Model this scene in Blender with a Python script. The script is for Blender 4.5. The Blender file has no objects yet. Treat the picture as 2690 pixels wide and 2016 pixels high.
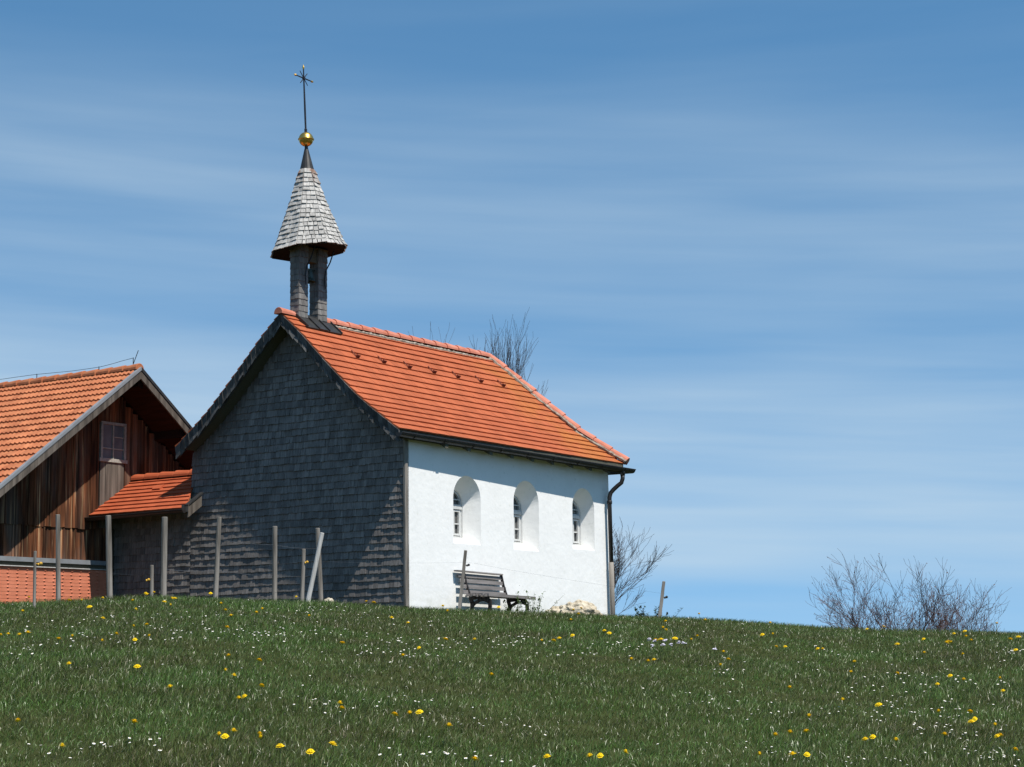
import bpy, bmesh, math, random
import numpy as np
from mathutils import Vector, Matrix, noise
R = math.radians
C = bpy.context.scene.collection
sc = bpy.context.scene
random.seed(7); rng = np.random.default_rng(7)

# ------------------------------------------------------------------ camera, sky, sun, exposure
F, PITCH, ROLL = 5058.9, .1451, .0129
cam = bpy.data.cameras.new('camera'); cam.sensor_width = 36; cam.lens = F/2690*36
cam.clip_end = 20000; cam.clip_start = .1
co = bpy.data.objects.new('camera', cam); C.objects.link(co); sc.camera = co
co.matrix_world = Matrix.Rotation(math.pi/2+PITCH, 4, 'X') @ Matrix.Rotation(-ROLL, 4, 'Z')

A = .5992                                   # bearing of the chapel's long wall
O = Vector((-1.7913, 32, 0)); U = Vector((math.sin(A), math.cos(A), 0)); V = Vector((-math.cos(A), math.sin(A), 0))
ROT = math.pi/2-A
sun_dir = (U*.208+V*1.0+Vector((0, 0, -1.66))).normalized()
ELEV = math.asin(-sun_dir.z); AZ = math.atan2(-sun_dir.x, -sun_dir.y)
sl = bpy.data.lights.new('sun', 'SUN'); sl.energy = 4.6; sl.angle = R(.53); sl.color = (1, .955, .88)
so = bpy.data.objects.new('sun', sl); C.objects.link(so); so.location = (20, -20, 40)
so.rotation_euler = sun_dir.to_track_quat('-Z', 'Y').to_euler()
sc.view_settings.view_transform = 'Standard'; sc.view_settings.look = 'None'; sc.view_settings.gamma = 1
sc.view_settings.exposure = .35

w = bpy.data.worlds.new('World'); sc.world = w; w.use_nodes = True
nt = w.node_tree; N = nt.nodes; LK = nt.links.new; N.clear()
out = N.new('ShaderNodeOutputWorld'); bg = N.new('ShaderNodeBackground'); bg.inputs['Strength'].default_value = .085
sky = N.new('ShaderNodeTexSky'); sky.sky_type = 'NISHITA'; sky.sun_disc = False
sky.sun_elevation = ELEV; sky.sun_rotation = AZ; sky.altitude = 900; sky.air_density = 1.0; sky.dust_density = 0; sky.ozone_density = 6.0
tc = N.new('ShaderNodeTexCoord')
lift = N.new('ShaderNodeVectorMath'); lift.operation = 'MULTIPLY_ADD'; lift.inputs[1].default_value = (1, 1, 1.0); lift.inputs[2].default_value = (0, 0, .18)   # thin clear mountain air: little whitening at the horizon
LK(tc.outputs['Generated'], lift.inputs[0]); nrm_ = N.new('ShaderNodeVectorMath'); nrm_.operation = 'NORMALIZE'; LK(lift.outputs[0], nrm_.inputs[0]); LK(nrm_.outputs[0], sky.inputs[0])
hsv = N.new('ShaderNodeHueSaturation'); hsv.inputs['Saturation'].default_value = 1.10; hsv.inputs['Hue'].default_value = .485; hsv.inputs['Value'].default_value = 1.46; LK(sky.outputs[0], hsv.inputs['Color'])
sep = N.new('ShaderNodeSeparateXYZ'); LK(tc.outputs['Generated'], sep.inputs[0])
def wmath(op, a, b=None, c=None, clamp=False):
    n = N.new('ShaderNodeMath'); n.operation = op; n.use_clamp = clamp
    for i, x in enumerate((a, b, c)):
        if x is None: continue
        if isinstance(x, (int, float)): n.inputs[i].default_value = x
        else: LK(x, n.inputs[i])
    return n.outputs[0]
# thin cirrus in long soft streaks, thicker at some heights than at others
def streaks(sx, sz, seed, tilt, detail, lo, hi):
    comb = N.new('ShaderNodeCombineXYZ'); LK(wmath('MULTIPLY', sep.outputs[0], sx), comb.inputs[0]); LK(wmath('MULTIPLY_ADD', sep.outputs[1], sx, seed), comb.inputs[1])
    LK(wmath('MULTIPLY', wmath('MULTIPLY_ADD', sep.outputs[0], tilt, sep.outputs[2]), sz), comb.inputs[2])
    nz = N.new('ShaderNodeTexNoise'); nz.inputs['Scale'].default_value = 1; nz.inputs['Detail'].default_value = detail; nz.inputs['Roughness'].default_value = .5
    nz.inputs['Distortion'].default_value = .25; LK(comb.outputs[0], nz.inputs['Vector'])
    mr = N.new('ShaderNodeMapRange'); mr.inputs[1].default_value = lo; mr.inputs[2].default_value = hi; LK(nz.outputs[0], mr.inputs[0]); return mr.outputs[0]
wav = wmath('MULTIPLY_ADD', streaks(2.2, 6, 4.0, .0, 2, 0, 1), .06, wmath('MULTIPLY_ADD', sep.outputs[0], .05, sep.outputs[2]))
cr = N.new('ShaderNodeValToRGB'); cr.color_ramp.interpolation = 'B_SPLINE'; el = cr.color_ramp.elements
bands = [(0, .30), (.030, .60), (.045, .25), (.060, .80), (.092, .84), (.115, .86), (.135, .76), (.157, .55), (.178, .30), (.200, .48), (.216, .38), (.245, .46), (.268, .26), (.292, .06), (.33, .02), (.40, .08), (.6, .2)]
el[0].position = 0; el[0].color = (.3,)*3+(1,); el[1].position = 1; el[1].color = (.1,)*3+(1,)
for z_, v_ in bands[1:]: e_ = el.new((z_+.03)/.66); e_.color = (v_, v_, v_, 1)
LK(wmath('DIVIDE', wav, .66), cr.inputs[0])
mask = wmath('MULTIPLY', cr.outputs[0], wmath('ADD', wmath('MULTIPLY', streaks(2.4, 20, 1.3, .06, 3, .15, .85), .90), wmath('MULTIPLY', streaks(4, 75, 7.7, .05, 5, .25, .75), .34)))
mask = wmath('ADD', mask, wmath('MULTIPLY', streaks(3, 40, 2.2, -.05, 3, .45, .8), .05), None, True)
cm = N.new('ShaderNodeMix'); cm.data_type = 'RGBA'; LK(mask, cm.inputs[0]); LK(hsv.outputs[0], cm.inputs[6]); cm.inputs[7].default_value = (5.3, 6.6, 7.6, 1)
LK(cm.outputs[2], bg.inputs[0]); LK(bg.outputs[0], out.inputs[0])

# ------------------------------------------------------------------ helpers
class MB:
    def __init__(s): s.v = []; s.f = []; s.m = []; s.mi = 0
    def add(s, vs, fs):
        n = len(s.v); s.v.extend([tuple(p) for p in vs]); s.f.extend([tuple(i+n for i in f) for f in fs]); s.m.extend([s.mi]*len(fs))
    def hexa(s, p):      # 0-3 bottom loop, 4-7 top loop
        s.add(p, [(3, 2, 1, 0), (4, 5, 6, 7), (0, 1, 5, 4), (1, 2, 6, 5), (2, 3, 7, 6), (3, 0, 4, 7)])
    def box(s, x0, x1, y0, y1, z0, z1):
        s.hexa([(x0, y0, z0), (x1, y0, z0), (x1, y1, z0), (x0, y1, z0), (x0, y0, z1), (x1, y0, z1), (x1, y1, z1), (x0, y1, z1)])
    def obox(s, o, a, b, c):
        o, a, b, c = map(Vector, (o, a, b, c)); s.hexa([o, o+a, o+a+b, o+b, o+c, o+a+c, o+a+b+c, o+b+c])
    def tube(s, pts, rad, n=6, cap=True, flat=None):
        pts = [Vector(p) for p in pts]; k = len(pts)
        if isinstance(rad, (int, float)): rad = [rad]*k
        d0 = (pts[1]-pts[0]).normalized(); x = d0.orthogonal().normalized(); vs = []
        for i in range(k):
            d = (pts[min(i+1, k-1)]-pts[max(i-1, 0)])
            if d.length < 1e-9: d = d0
            d.normalize(); x = (x-d*x.dot(d)); x = x.normalized() if x.length > 1e-6 else d.orthogonal().normalized(); y = d.cross(x)
            for j in range(n):
                t = 2*math.pi*j/n; vs.append(pts[i]+x*(math.cos(t)*rad[i])+y*(math.sin(t)*rad[i]))
        fs = [(i*n+j, i*n+(j+1) % n, (i+1)*n+(j+1) % n, (i+1)*n+j) for i in range(k-1) for j in range(n)]
        if cap: fs += [tuple(range(n-1, -1, -1)), tuple(range((k-1)*n, k*n))]
        s.add(vs, fs)
    def lathe(s, prof, c, n=16, M=None):
        vs = []
        for r, z in prof:
            for j in range(n):
                t = 2*math.pi*j/n; p = Vector((r*math.cos(t), r*math.sin(t), z))
                vs.append(Vector(c)+(M @ p if M else p))
        k = len(prof)
        s.add(vs, [(i*n+j, i*n+(j+1) % n, (i+1)*n+(j+1) % n, (i+1)*n+j) for i in range(k-1) for j in range(n)]+[tuple(range(n-1, -1, -1)), tuple(range((k-1)*n, k*n))])
    def mesh(s, name, mats, off=(0, 0, 0), smooth=False):
        me = bpy.data.meshes.new(name); o = Vector(off)
        me.from_pydata([(p[0]-o.x, p[1]-o.y, p[2]-o.z) for p in s.v], [], s.f)
        for m in (mats if isinstance(mats, (list, tuple)) else [mats]): me.materials.append(m)
        if any(s.m): me.polygons.foreach_set('material_index', s.m)
        if smooth: me.polygons.foreach_set('use_smooth', [True]*len(s.f))
        me.update(); return me
    def build(s, name, mats, parent=None, off=None, smooth=False):
        if off is None: off = OFF.get(root(parent).name, (0, 0, 0)) if parent else (0, 0, 0)
        o = bpy.data.objects.new(name, s.mesh(name, mats, off, smooth)); C.objects.link(o)
        if parent: o.parent = parent
        return o
OFF = {}
def root(o):
    while o.parent: o = o.parent
    return o
def tag(o, label, cat, group=None):
    o['label'] = label; o['category'] = cat
    if group: o['group'] = group
    return o
def kind(o, k): o['kind'] = k; return o
def thing(name, label, cat, loc, rotz=0, group=None):
    o = bpy.data.objects.new(name, None); C.objects.link(o); o.location = loc; o.rotation_euler = (0, 0, rotz)
    o.empty_display_size = .2; return tag(o, label, cat, group)
def uvthing(name, label, cat, u, v, z, group=None):          # a thing built in the chapel's own axes
    o = thing(name, label, cat, O+U*u+V*v+Vector((0, 0, z)), ROT, group); OFF[o.name] = (u, v, z); return o
def W(u, v, z): return O+U*u+V*v+Vector((0, 0, z))

# ------------------------------------------------------------------ materials
def mat(name, ca, cb, scale=8, stretch=(1, 1, 1), rough=.8, isl=0, bump=0, bscale=60, bstretch=None, spec=.3, metal=0, detail=5, lo=.3, hi=.7, extra=None, trans=0):
    m = bpy.data.materials.new(name); m.use_nodes = True; t = m.node_tree; n = t.nodes; L = t.links.new
    b = n['Principled BSDF']; b.inputs['Roughness'].default_value = rough; b.inputs['Metallic'].default_value = metal; b.inputs['Specular IOR Level'].default_value = spec
    co = n.new('ShaderNodeTexCoord')
    def noise(sc_, st, det):
        mp = n.new('ShaderNodeMapping'); mp.inputs['Scale'].default_value = st; L(co.outputs['Object'], mp.inputs[0])
        z = n.new('ShaderNodeTexNoise'); z.inputs['Scale'].default_value = sc_; z.inputs['Detail'].default_value = det; L(mp.outputs[0], z.inputs['Vector']); return z.outputs[0]
    mr = n.new('ShaderNodeMapRange'); mr.inputs[1].default_value = lo; mr.inputs[2].default_value = hi; L(noise(scale, stretch, detail), mr.inputs[0])
    mx = n.new('ShaderNodeMix'); mx.data_type = 'RGBA'; L(mr.outputs[0], mx.inputs[0]); mx.inputs[6].default_value = (*ca, 1); mx.inputs[7].default_value = (*cb, 1)
    col = mx.outputs[2]
    if extra: col = extra(t, co, col)
    if isl:
        g = n.new('ShaderNodeNewGeometry'); r = n.new('ShaderNodeMapRange'); r.inputs[3].default_value = 1-isl; r.inputs[4].default_value = 1+isl
        L(g.outputs['Random Per Island'], r.inputs[0]); hs = n.new('ShaderNodeHueSaturation'); L(col, hs.inputs['Color']); L(r.outputs[0], hs.inputs['Value'])
        col = hs.outputs[0]
    L(col, b.inputs['Base Color'])
    if bump:
        bn = n.new('ShaderNodeBump'); bn.inputs['Strength'].default_value = 1; bn.inputs['Distance'].default_value = bump
        L(noise(bscale, bstretch or stretch, 4), bn.inputs['Height']); L(bn.outputs[0], b.inputs['Normal'])
    if trans:
        tr = n.new('ShaderNodeBsdfTranslucent'); L(col, tr.inputs[0]); ms = n.new('ShaderNodeMixShader'); ms.inputs[0].default_value = trans
        L(b.outputs[0], ms.inputs[1]); L(tr.outputs[0], ms.inputs[2]); L(ms.outputs[0], n['Material Output'].inputs[0])
    return m
def stain(color, scale, lo, hi, amount, stretch=(1, 1, 1), axis=None, a=0, b=1):
    # patches of another colour (lichen, damp), optionally only where a coordinate runs from a to b
    def f(t, co, col):
        n = t.nodes; L = t.links.new
        mp = n.new('ShaderNodeMapping'); mp.inputs['Scale'].default_value = stretch; L(co.outputs['Object'], mp.inputs[0])
        z = n.new('ShaderNodeTexNoise'); z.inputs['Scale'].default_value = scale; z.inputs['Detail'].default_value = 6; L(mp.outputs[0], z.inputs['Vector'])
        r = n.new('ShaderNodeMapRange'); r.inputs[1].default_value = lo; r.inputs[2].default_value = hi; r.inputs[4].default_value = amount; L(z.outputs[0], r.inputs[0]); fac = r.outputs[0]
        if axis is not None:
            s = n.new('ShaderNodeSeparateXYZ'); L(co.outputs['Object'], s.inputs[0]); q = n.new('ShaderNodeMapRange'); q.inputs[1].default_value = a; q.inputs[2].default_value = b
            L(s.outputs[axis], q.inputs[0]); mu = n.new('ShaderNodeMath'); mu.operation = 'MULTIPLY'; L(fac, mu.inputs[0]); L(q.outputs[0], mu.inputs[1]); fac = mu.outputs[0]
        x = n.new('ShaderNodeMix'); x.data_type = 'RGBA'; L(fac, x.inputs[0]); L(col, x.inputs[6]); x.inputs[7].default_value = (*color, 1); return x.outputs[2]
    return f
def chain(*fs):
    def f(t, co, col):
        for g in fs: col = g(t, co, col)
        return col
    return f
M = {}
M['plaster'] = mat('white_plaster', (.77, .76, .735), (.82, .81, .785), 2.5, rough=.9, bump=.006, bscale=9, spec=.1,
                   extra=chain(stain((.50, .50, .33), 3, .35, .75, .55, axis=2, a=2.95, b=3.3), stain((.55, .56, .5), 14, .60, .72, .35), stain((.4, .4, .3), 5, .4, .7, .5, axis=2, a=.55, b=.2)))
M['shingle'] = mat('weathered_shingle', (.116, .105, .098), (.200, .184, .172), 30, (1, 1, .12), rough=.85, isl=.24, bump=.004, bscale=70, bstretch=(1, 1, .06), spec=.2,
                   extra=stain((.085, .08, .077), 1.1, .5, .75, .5))
M['leg_shingle'] = mat('grey_turret_shingle', (.115, .108, .104), (.205, .194, .18), 30, (1, 1, .12), rough=.85, isl=.2, bump=.004, bscale=70, bstretch=(1, 1, .06), spec=.2)
M['spire_shingle'] = mat('silver_shingle', (.30, .285, .265), (.47, .45, .42), 30, (1, 1, .12), rough=.8, isl=.22, bump=.004, bscale=70, bstretch=(1, 1, .06),
                         extra=stain((.22, .10, .05), 14, .45, .6, .8, (1, 1, .2), axis=2, a=7.75, b=8.05))
M['verge'] = mat('verge_shingle', (.045, .045, .045), (.10, .097, .093), 30, (1, 1, .2), rough=.85, isl=.45, spec=.2)
M['soffit'] = mat('soffit_board', (.075, .072, .055), (.12, .115, .085), 20, (1, 6, 6), rough=.9, spec=.1)
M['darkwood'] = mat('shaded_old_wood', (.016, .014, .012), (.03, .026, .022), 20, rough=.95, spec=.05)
M['tile'] = mat('clay_tile', (.345, .085, .031), (.43, .113, .044), 3, rough=.75, isl=.08, bump=.002, bscale=90, spec=.25,
                extra=chain(stain((.42, .15, .03), 1.6, .38, .60, .62, (1, 1, 1), axis=0, a=4.5, b=5.6), stain((.34, .075, .035), 9, .58, .8, .35)))
M['ridge'] = mat('ridge_tile', (.44, .14, .082), (.56, .22, .15), 4, rough=.75, isl=.1, spec=.25)
M['hook'] = mat('rusty_hook', (.12, .032, .02), (.18, .05, .03), 20, rough=.8)
M['mortar'] = mat('mortar', (.16, .13, .10), (.44, .38, .31), 14, rough=.95, bump=.01, bscale=40, spec=.1)
M['barn_tile'] = mat('barn_tile', (.34, .108, .047), (.45, .168, .076), 5, rough=.8, isl=.12, bump=.002, bscale=60, spec=.2, extra=stain((.26, .10, .06), 7, .6, .8, .5))
M['annex_tile'] = mat('annex_tile', (.36, .075, .028), (.43, .10, .04), 4, rough=.75, isl=.08, spec=.25)
M['hung_tile'] = mat('hung_tile', (.52, .165, .09), (.58, .195, .112), 5, rough=.75, isl=.06, spec=.25)
M['metal'] = mat('brown_metal', (.022, .019, .018), (.035, .03, .028), 12, rough=.45, metal=.3, spec=.5)
M['zinc'] = mat('grey_zinc', (.22, .23, .24), (.29, .30, .315), 6, rough=.55, metal=.25, spec=.4)
M['flash'] = mat('lead_sheet', (.035, .034, .034), (.06, .058, .055), 9, rough=.5, metal=.4)
M['gold'] = mat('gilded_copper', (.70, .42, .09), (.80, .52, .14), 5, rough=.33, metal=1)
M['iron'] = mat('black_iron', (.016, .017, .022), (.03, .03, .036), 20, rough=.5, metal=.3)
M['frame'] = mat('painted_frame', (.47, .47, .46), (.57, .57, .55), 12, rough=.6)
M['bar'] = mat('barn_window_wood', (.26, .24, .21), (.42, .39, .34), 20, rough=.8)
M['glass'] = mat('dark_glass', (.07, .072, .072), (.17, .168, .16), 5, rough=.08, spec=.6)
M['barnglass'] = mat('dusty_reflection_glass', (.07, .095, .115), (.15, .185, .21), 3, rough=.2, spec=.5)  # dusty pane; reflected sky is put into its blue-grey base colour
M['post'] = mat('grey_post_wood', (.095, .082, .068), (.30, .272, .24), 20, (1, 1, .07), rough=.9, bump=.006, bscale=40, bstretch=(1, 1, .08), spec=.15)
M['palepost'] = mat('pale_split_wood', (.40, .38, .35), (.56, .54, .51), 28, (1, 1, .07), rough=.9, bump=.006, bscale=40, bstretch=(1, 1, .08), spec=.15)
M['board'] = mat('barn_board', (.042, .016, .008), (.25, .092, .039), 13, (1, 1, .07), rough=.85, isl=.5, bump=.004, bscale=50, bstretch=(1, 1, .03), spec=.15, detail=8, lo=.36, hi=.74,
                 extra=chain(stain((.10, .085, .07), 2.2, .5, .66, .65, (1, 1, .35)), stain((.48, .31, .17), 24, .56, .70, .8, (1, 1, .03)), stain((.03, .018, .014), 6, .56, .7, .7, (1, 1, .1))))
M['greyboard'] = mat('grey_board', (.05, .04, .033), (.16, .135, .112), 14, (1, 1, .08), rough=.9, isl=.18, bump=.004, bscale=50, bstretch=(1, 1, .05), spec=.15)
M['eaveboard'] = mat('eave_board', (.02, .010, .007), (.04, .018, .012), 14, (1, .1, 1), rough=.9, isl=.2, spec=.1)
M['bench'] = mat('bench_wood', (.12, .108, .10), (.23, .21, .20), 30, (.08, 1, 1), rough=.85, isl=.15, bump=.003, bscale=60, bstretch=(.06, 1, 1), spec=.25)
M['castiron'] = mat('bench_iron', (.016, .014, .014), (.03, .026, .025), 20, rough=.7)
M['rock'] = mat('limestone', (.40, .33, .23), (.62, .55, .43), 9, rough=.95, bump=.03, bscale=14, spec=.1, extra=stain((.22, .17, .11), 16, .55, .7, .7))
M['bark'] = mat('grey_bark', (.055, .045, .045), (.11, .092, .09), 15, rough=.9, isl=.25, spec=.15)
M['redbark'] = mat('reddish_bark', (.085, .052, .047), (.165, .105, .095), 15, rough=.9, isl=.35, spec=.15)
M['dryleaf'] = mat('dry_leaf', (.08, .04, .025), (.14, .07, .04), 15, rough=.9, isl=.3)
M['leaf'] = mat('herb_leaf', (.06, .11, .025), (.11, .17, .05), 10, rough=.6, isl=.3, trans=.3)
M['darkleaf'] = mat('dark_leaf', (.018, .035, .014), (.035, .06, .02), 10, rough=.6, isl=.3, trans=.15)
M['soil'] = mat('meadow_floor', (.030, .038, .014), (.055, .062, .024), 3, rough=1, bump=.03, bscale=12, spec=0)
M['yellow'] = mat('dandelion_yellow', (.84, .56, .010), (.90, .68, .02), 80, rough=.7, spec=.1, trans=.12)
M['white'] = mat('daisy_white', (.72, .71, .70), (.84, .83, .82), 60, rough=.7, spec=.1)
M['centre'] = mat('daisy_centre', (.75, .5, .03), (.8, .55, .05), 60, rough=.8)
M['lilac'] = mat('lilac_petal', (.55, .50, .60), (.70, .66, .74), 40, rough=.7, isl=.1)
M['stem'] = mat('flower_stem', (.07, .10, .03), (.11, .14, .05), 20, rough=.7)
M['wire'] = mat('fence_wire', (.10, .10, .105), (.17, .17, .18), 20, rough=.5, metal=.5)
M['insul'] = mat('yellow_insulator', (.55, .30, .03), (.65, .38, .05), 20, rough=.5)
M['black'] = mat('black_insulator', (.015, .015, .015), (.025, .025, .025), 20, rough=.5)
M['concrete'] = mat('grey_plinth', (.16, .155, .14), (.25, .24, .22), 8, rough=.95, bump=.008, bscale=25, spec=.1)
M['bronze'] = mat('bell_bronze', (.05, .065, .055), (.08, .095, .08), 10, rough=.5, metal=.6)

# blades of grass: colour wanders in big patches and from blade to blade
def grass_mat():
    m = bpy.data.materials.new('meadow_grass'); m.use_nodes = True; t = m.node_tree; n = t.nodes; L = t.links.new; b = n['Principled BSDF']
    b.inputs['Roughness'].default_value = .34; b.inputs['Specular IOR Level'].default_value = .5
    g = n.new('ShaderNodeNewGeometry'); co = n.new('ShaderNodeTexCoord')
    cr = n.new('ShaderNodeValToRGB'); e = cr.color_ramp.elements
    e[0].position = 0; e[0].color = (.074, .074, .028, 1); e[1].position = 1; e[1].color = (.36, .34, .22, 1)
    for p, c in ((.3, (.084, .106, .029)), (.55, (.092, .146, .032)), (.8, (.108, .184, .036)), (.93, (.15, .15, .075))):
        x = e.new(p); x.color = (*c, 1)
    L(g.outputs['Random Per Island'], cr.inputs[0])
    z = n.new('ShaderNodeTexNoise'); z.inputs['Scale'].default_value = .8; z.inputs['Detail'].default_value = 5; L(co.outputs['Object'], z.inputs['Vector'])
    r = n.new('ShaderNodeMapRange'); r.inputs[1].default_value = .38; r.inputs[2].default_value = .60; L(z.outputs[0], r.inputs[0])
    mx = n.new('ShaderNodeMix'); mx.data_type = 'RGBA'; mx.blend_type = 'MULTIPLY'; mx.inputs[0].default_value = 1; L(cr.outputs[0], mx.inputs[6])
    m2 = n.new('ShaderNodeMix'); m2.data_type = 'RGBA'; L(r.outputs[0], m2.inputs[0]); m2.inputs[6].default_value = (1.0, .84, .84, 1); m2.inputs[7].default_value = (.98, 1.18, .90, 1)
    L(m2.outputs[2], mx.inputs[7]); L(mx.outputs[2], b.inputs['Base Color'])
    tr = n.new('ShaderNodeBsdfTranslucent'); L(mx.outputs[2], tr.inputs[0]); ms = n.new('ShaderNodeMixShader'); ms.inputs[0].default_value = .25
    L(b.outputs[0], ms.inputs[1]); L(tr.outputs[0], ms.inputs[2]); L(ms.outputs[0], n['Material Output'].inputs[0]); return m
M['grass'] = grass_mat()

# ------------------------------------------------------------------ terrain: one sheet to the horizon
TX = [-.2658, -.2481, -.2265, -.201, -.1813, -.1558, -.1282, -.0987, -.0693, -.0555, -.03, -.0104, .0191, .0485, .0769, .0975, .1269, .166, .2051, .2619]
TE = [.03377, .03413, .03444, .03587, .03601, .0349, .03298, .0328, .03028, .02951, .02782, .02679, .02563, .02447, .02333, .02151, .01918, .01615, .01429, .0124]
YC = 25.0
def ground(x, y):
    x = np.asarray(x, float); y = np.asarray(y, float); tx = x/np.maximum(y, 8)
    E = (np.interp(tx-.015, TX, TE)+np.interp(tx, TX, TE)*2+np.interp(tx+.015, TX, TE))/4
    zc = YC*E; t = np.clip(y/YC, 0, 1); z = -1.5+(zc+1.5)*t*(1.45-.45*t)
    z = np.where(y < 0, -1.5+.09*np.maximum(y, -40), z); b = np.maximum(y-YC, 0); rs = np.clip((tx-.02)/.1, 0, 1)
    z = z-np.where(b > 0, rs*.0018*np.minimum(b, 60)**2, 0)-.02*np.maximum(b-35, 0)
    z = np.maximum(z, -30)
    return z+.012*np.sin(x*1.7+y*.6)*np.sin(y*1.1-x*.4)
def gz(x, y): return float(ground(x, y))
far = [25, 32, 42, 60, 90, 150, 300, 700, 1600, 4000]
xs = np.array([-q for q in far[::-1]]+list(np.arange(-20, 20.01, .25))+far)
ys = np.array([-4000, -1500, -500, -200, -100, -60, -40, -25, -15, -10, -6]+list(np.arange(-4, 56.01, .25))+[60, 68, 80, 100, 150, 300, 700, 1600, 4000])
gx, gy = np.meshgrid(xs, ys); gzv = ground(gx, gy); nx, ny = len(xs), len(ys)
me = bpy.data.meshes.new('meadow_ground'); vv = np.stack([gx, gy, gzv], -1).reshape(-1, 3)
ii = (np.arange(ny-1)[:, None]*nx+np.arange(nx-1)[None]).ravel()
me.from_pydata(vv.tolist(), [], np.stack([ii, ii+1, ii+nx+1, ii+nx], 1).tolist()); me.materials.append(M['soil'])
me.polygons.foreach_set('use_smooth', [True]*len(me.polygons))
go = bpy.data.objects.new('meadow_ground', me); C.objects.link(go); kind(go, 'structure')

# ------------------------------------------------------------------ grass
def blades(n, name, ymin, ymax, hmin, hmax, wid, spread=.325, pad=1.0):
    y = ymin*(ymax/ymin)**rng.random(n)                          # 1/y density along depth
    x = (rng.random(n)*2-1)*(spread*y+pad)
    # clumping: pull part of the blades toward tuft centres
    k = rng.random(n) < .55
    j = rng.integers(0, n, n); x = np.where(k, x[j//14*14 % n]+rng.normal(0, .035, n), x); y = np.where(k, y[j//14*14 % n]+rng.normal(0, .035, n), y)
    patch = .5+.5*np.sin(x*1.3+2*np.sin(y*.45))*np.sin(y*.7+1.5*np.sin(x*.6))
    h = (hmin+(hmax-hmin)*rng.random(n)**1.6)*(.75+.5*patch)*(1+.45*np.clip((y-21)/3, 0, 1)*np.clip((-x-.6)/1.5, 0, 1))
    wd = wid*(.6+.8*rng.random(n))*np.sqrt(np.maximum(y, 8)/14)
    ang = rng.random(n)*2*np.pi; lean = h*(.25+.75*rng.random(n)); az = rng.normal(-.4, 1.5, n)
    dx, dy = np.cos(az)*lean, np.sin(az)*lean; wx, wy = np.cos(ang)*wd, np.sin(ang)*wd
    z = ground(x, y)-.012
    P = np.empty((n, 5, 3))
    P[:, 0] = np.stack([x-wx/2, y-wy/2, z], 1); P[:, 1] = np.stack([x+wx/2, y+wy/2, z], 1)
    mx_, my_ = x+dx*.35, y+dy*.35; mz = z+h*.62
    P[:, 2] = np.stack([mx_+wx*.42, my_+wy*.42, mz], 1); P[:, 3] = np.stack([mx_-wx*.42, my_-wy*.42, mz], 1)
    P[:, 4] = np.stack([x+dx, y+dy, z+h*(1-.25*rng.random(n))], 1)
    me = bpy.data.meshes.new(name); me.vertices.add(n*5); me.vertices.foreach_set('co', P.ravel())
    b = np.arange(n)*5; lo = np.stack([b, b+1, b+2, b+3, b+3, b+2, b+4], 1).ravel()
    me.loops.add(n*7); me.loops.foreach_set('vertex_index', lo.astype(np.int32))
    me.polygons.add(n*2); ls = np.stack([np.arange(n)*7, np.arange(n)*7+4], 1).ravel(); me.polygons.foreach_set('loop_start', ls.astype(np.int32))
    try: me.polygons.foreach_set('loop_total', np.tile([4, 3], n).astype(np.int32))
    except Exception: pass
    me.update(calc_edges=True); me.validate(); me.materials.append(M['grass'])
    o = bpy.data.objects.new(name, me); C.objects.link(o); return o
gr = blades(900000, 'meadow_grass', 6.5, 34, .022, .070, .0031)
kind(gr, 'stuff'); gr['label'] = 'short dark green meadow grass covering the slope below the chapel'; gr['category'] = 'grass'

# ------------------------------------------------------------------ roofs: rows of single tiles
def tile_rows(mb, P, Nn, total, wlo, whi, width, course, lip, jit=.003, wd=None):
    nrow = max(1, round(total/course)); course = total/nrow; wd = wd or (lambda s: (0, 0, 0))
    for i in range(nrow):
        s0 = i*course; s1 = min(s0+course*1.35, total)
        a0, b0, a1, b1 = wlo(s0), whi(s0), wlo(s1), whi(s1)
        w = min(a0, a1)-(width/2 if i % 2 else 0)
        while w < max(b0, b1):
            w2 = w+width-.004
            l0, r0 = max(w, a0), min(w2, b0); l1, r1 = max(w, a1), min(w2, b1)
            if r0-l0 > .01 or r1-l1 > .01:
                r0 = max(r0, l0+.002) if l0 < b0 else l0; l0 = min(l0, b0); r0 = max(r0, l0); l1 = min(l1, b1); r1 = max(min(r1, b1), l1)
                j = random.uniform(-jit, jit); n0 = Nn(s0); n1 = Nn(s1); e = random.uniform(-.0015, .0015)
                p = [P(s0+j, l0)+n0*.004, P(s0+j, r0)+n0*.004, P(s1, r1)-n1*.02, P(s1, l1)-n1*.02,
                     P(s0+j, l0)+n0*(lip+e), P(s0+j, r0)+n0*(lip+e), P(s1, r1)-n1*.002, P(s1, l1)-n1*.002]
                mb.hexa(p)
            w += width
class Prof:
    def __init__(s, pts):
        s.p = [Vector(q) for q in pts]; s.c = [0]
        for a, b in zip(s.p, s.p[1:]): s.c.append(s.c[-1]+(b-a).length)
        s.total = s.c[-1]
    def at(s, t):
        t0 = t
        for i in range(len(s.p)-1):
            if t <= s.c[i+1] or i == len(s.p)-2:
                k = (t-s.c[i])/(s.c[i+1]-s.c[i]); return s.p[i].lerp(s.p[i+1], k)
    def tan(s, t): return (s.at(min(t+.15, s.total))-s.at(max(t-.15, 0))).normalized()
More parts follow.
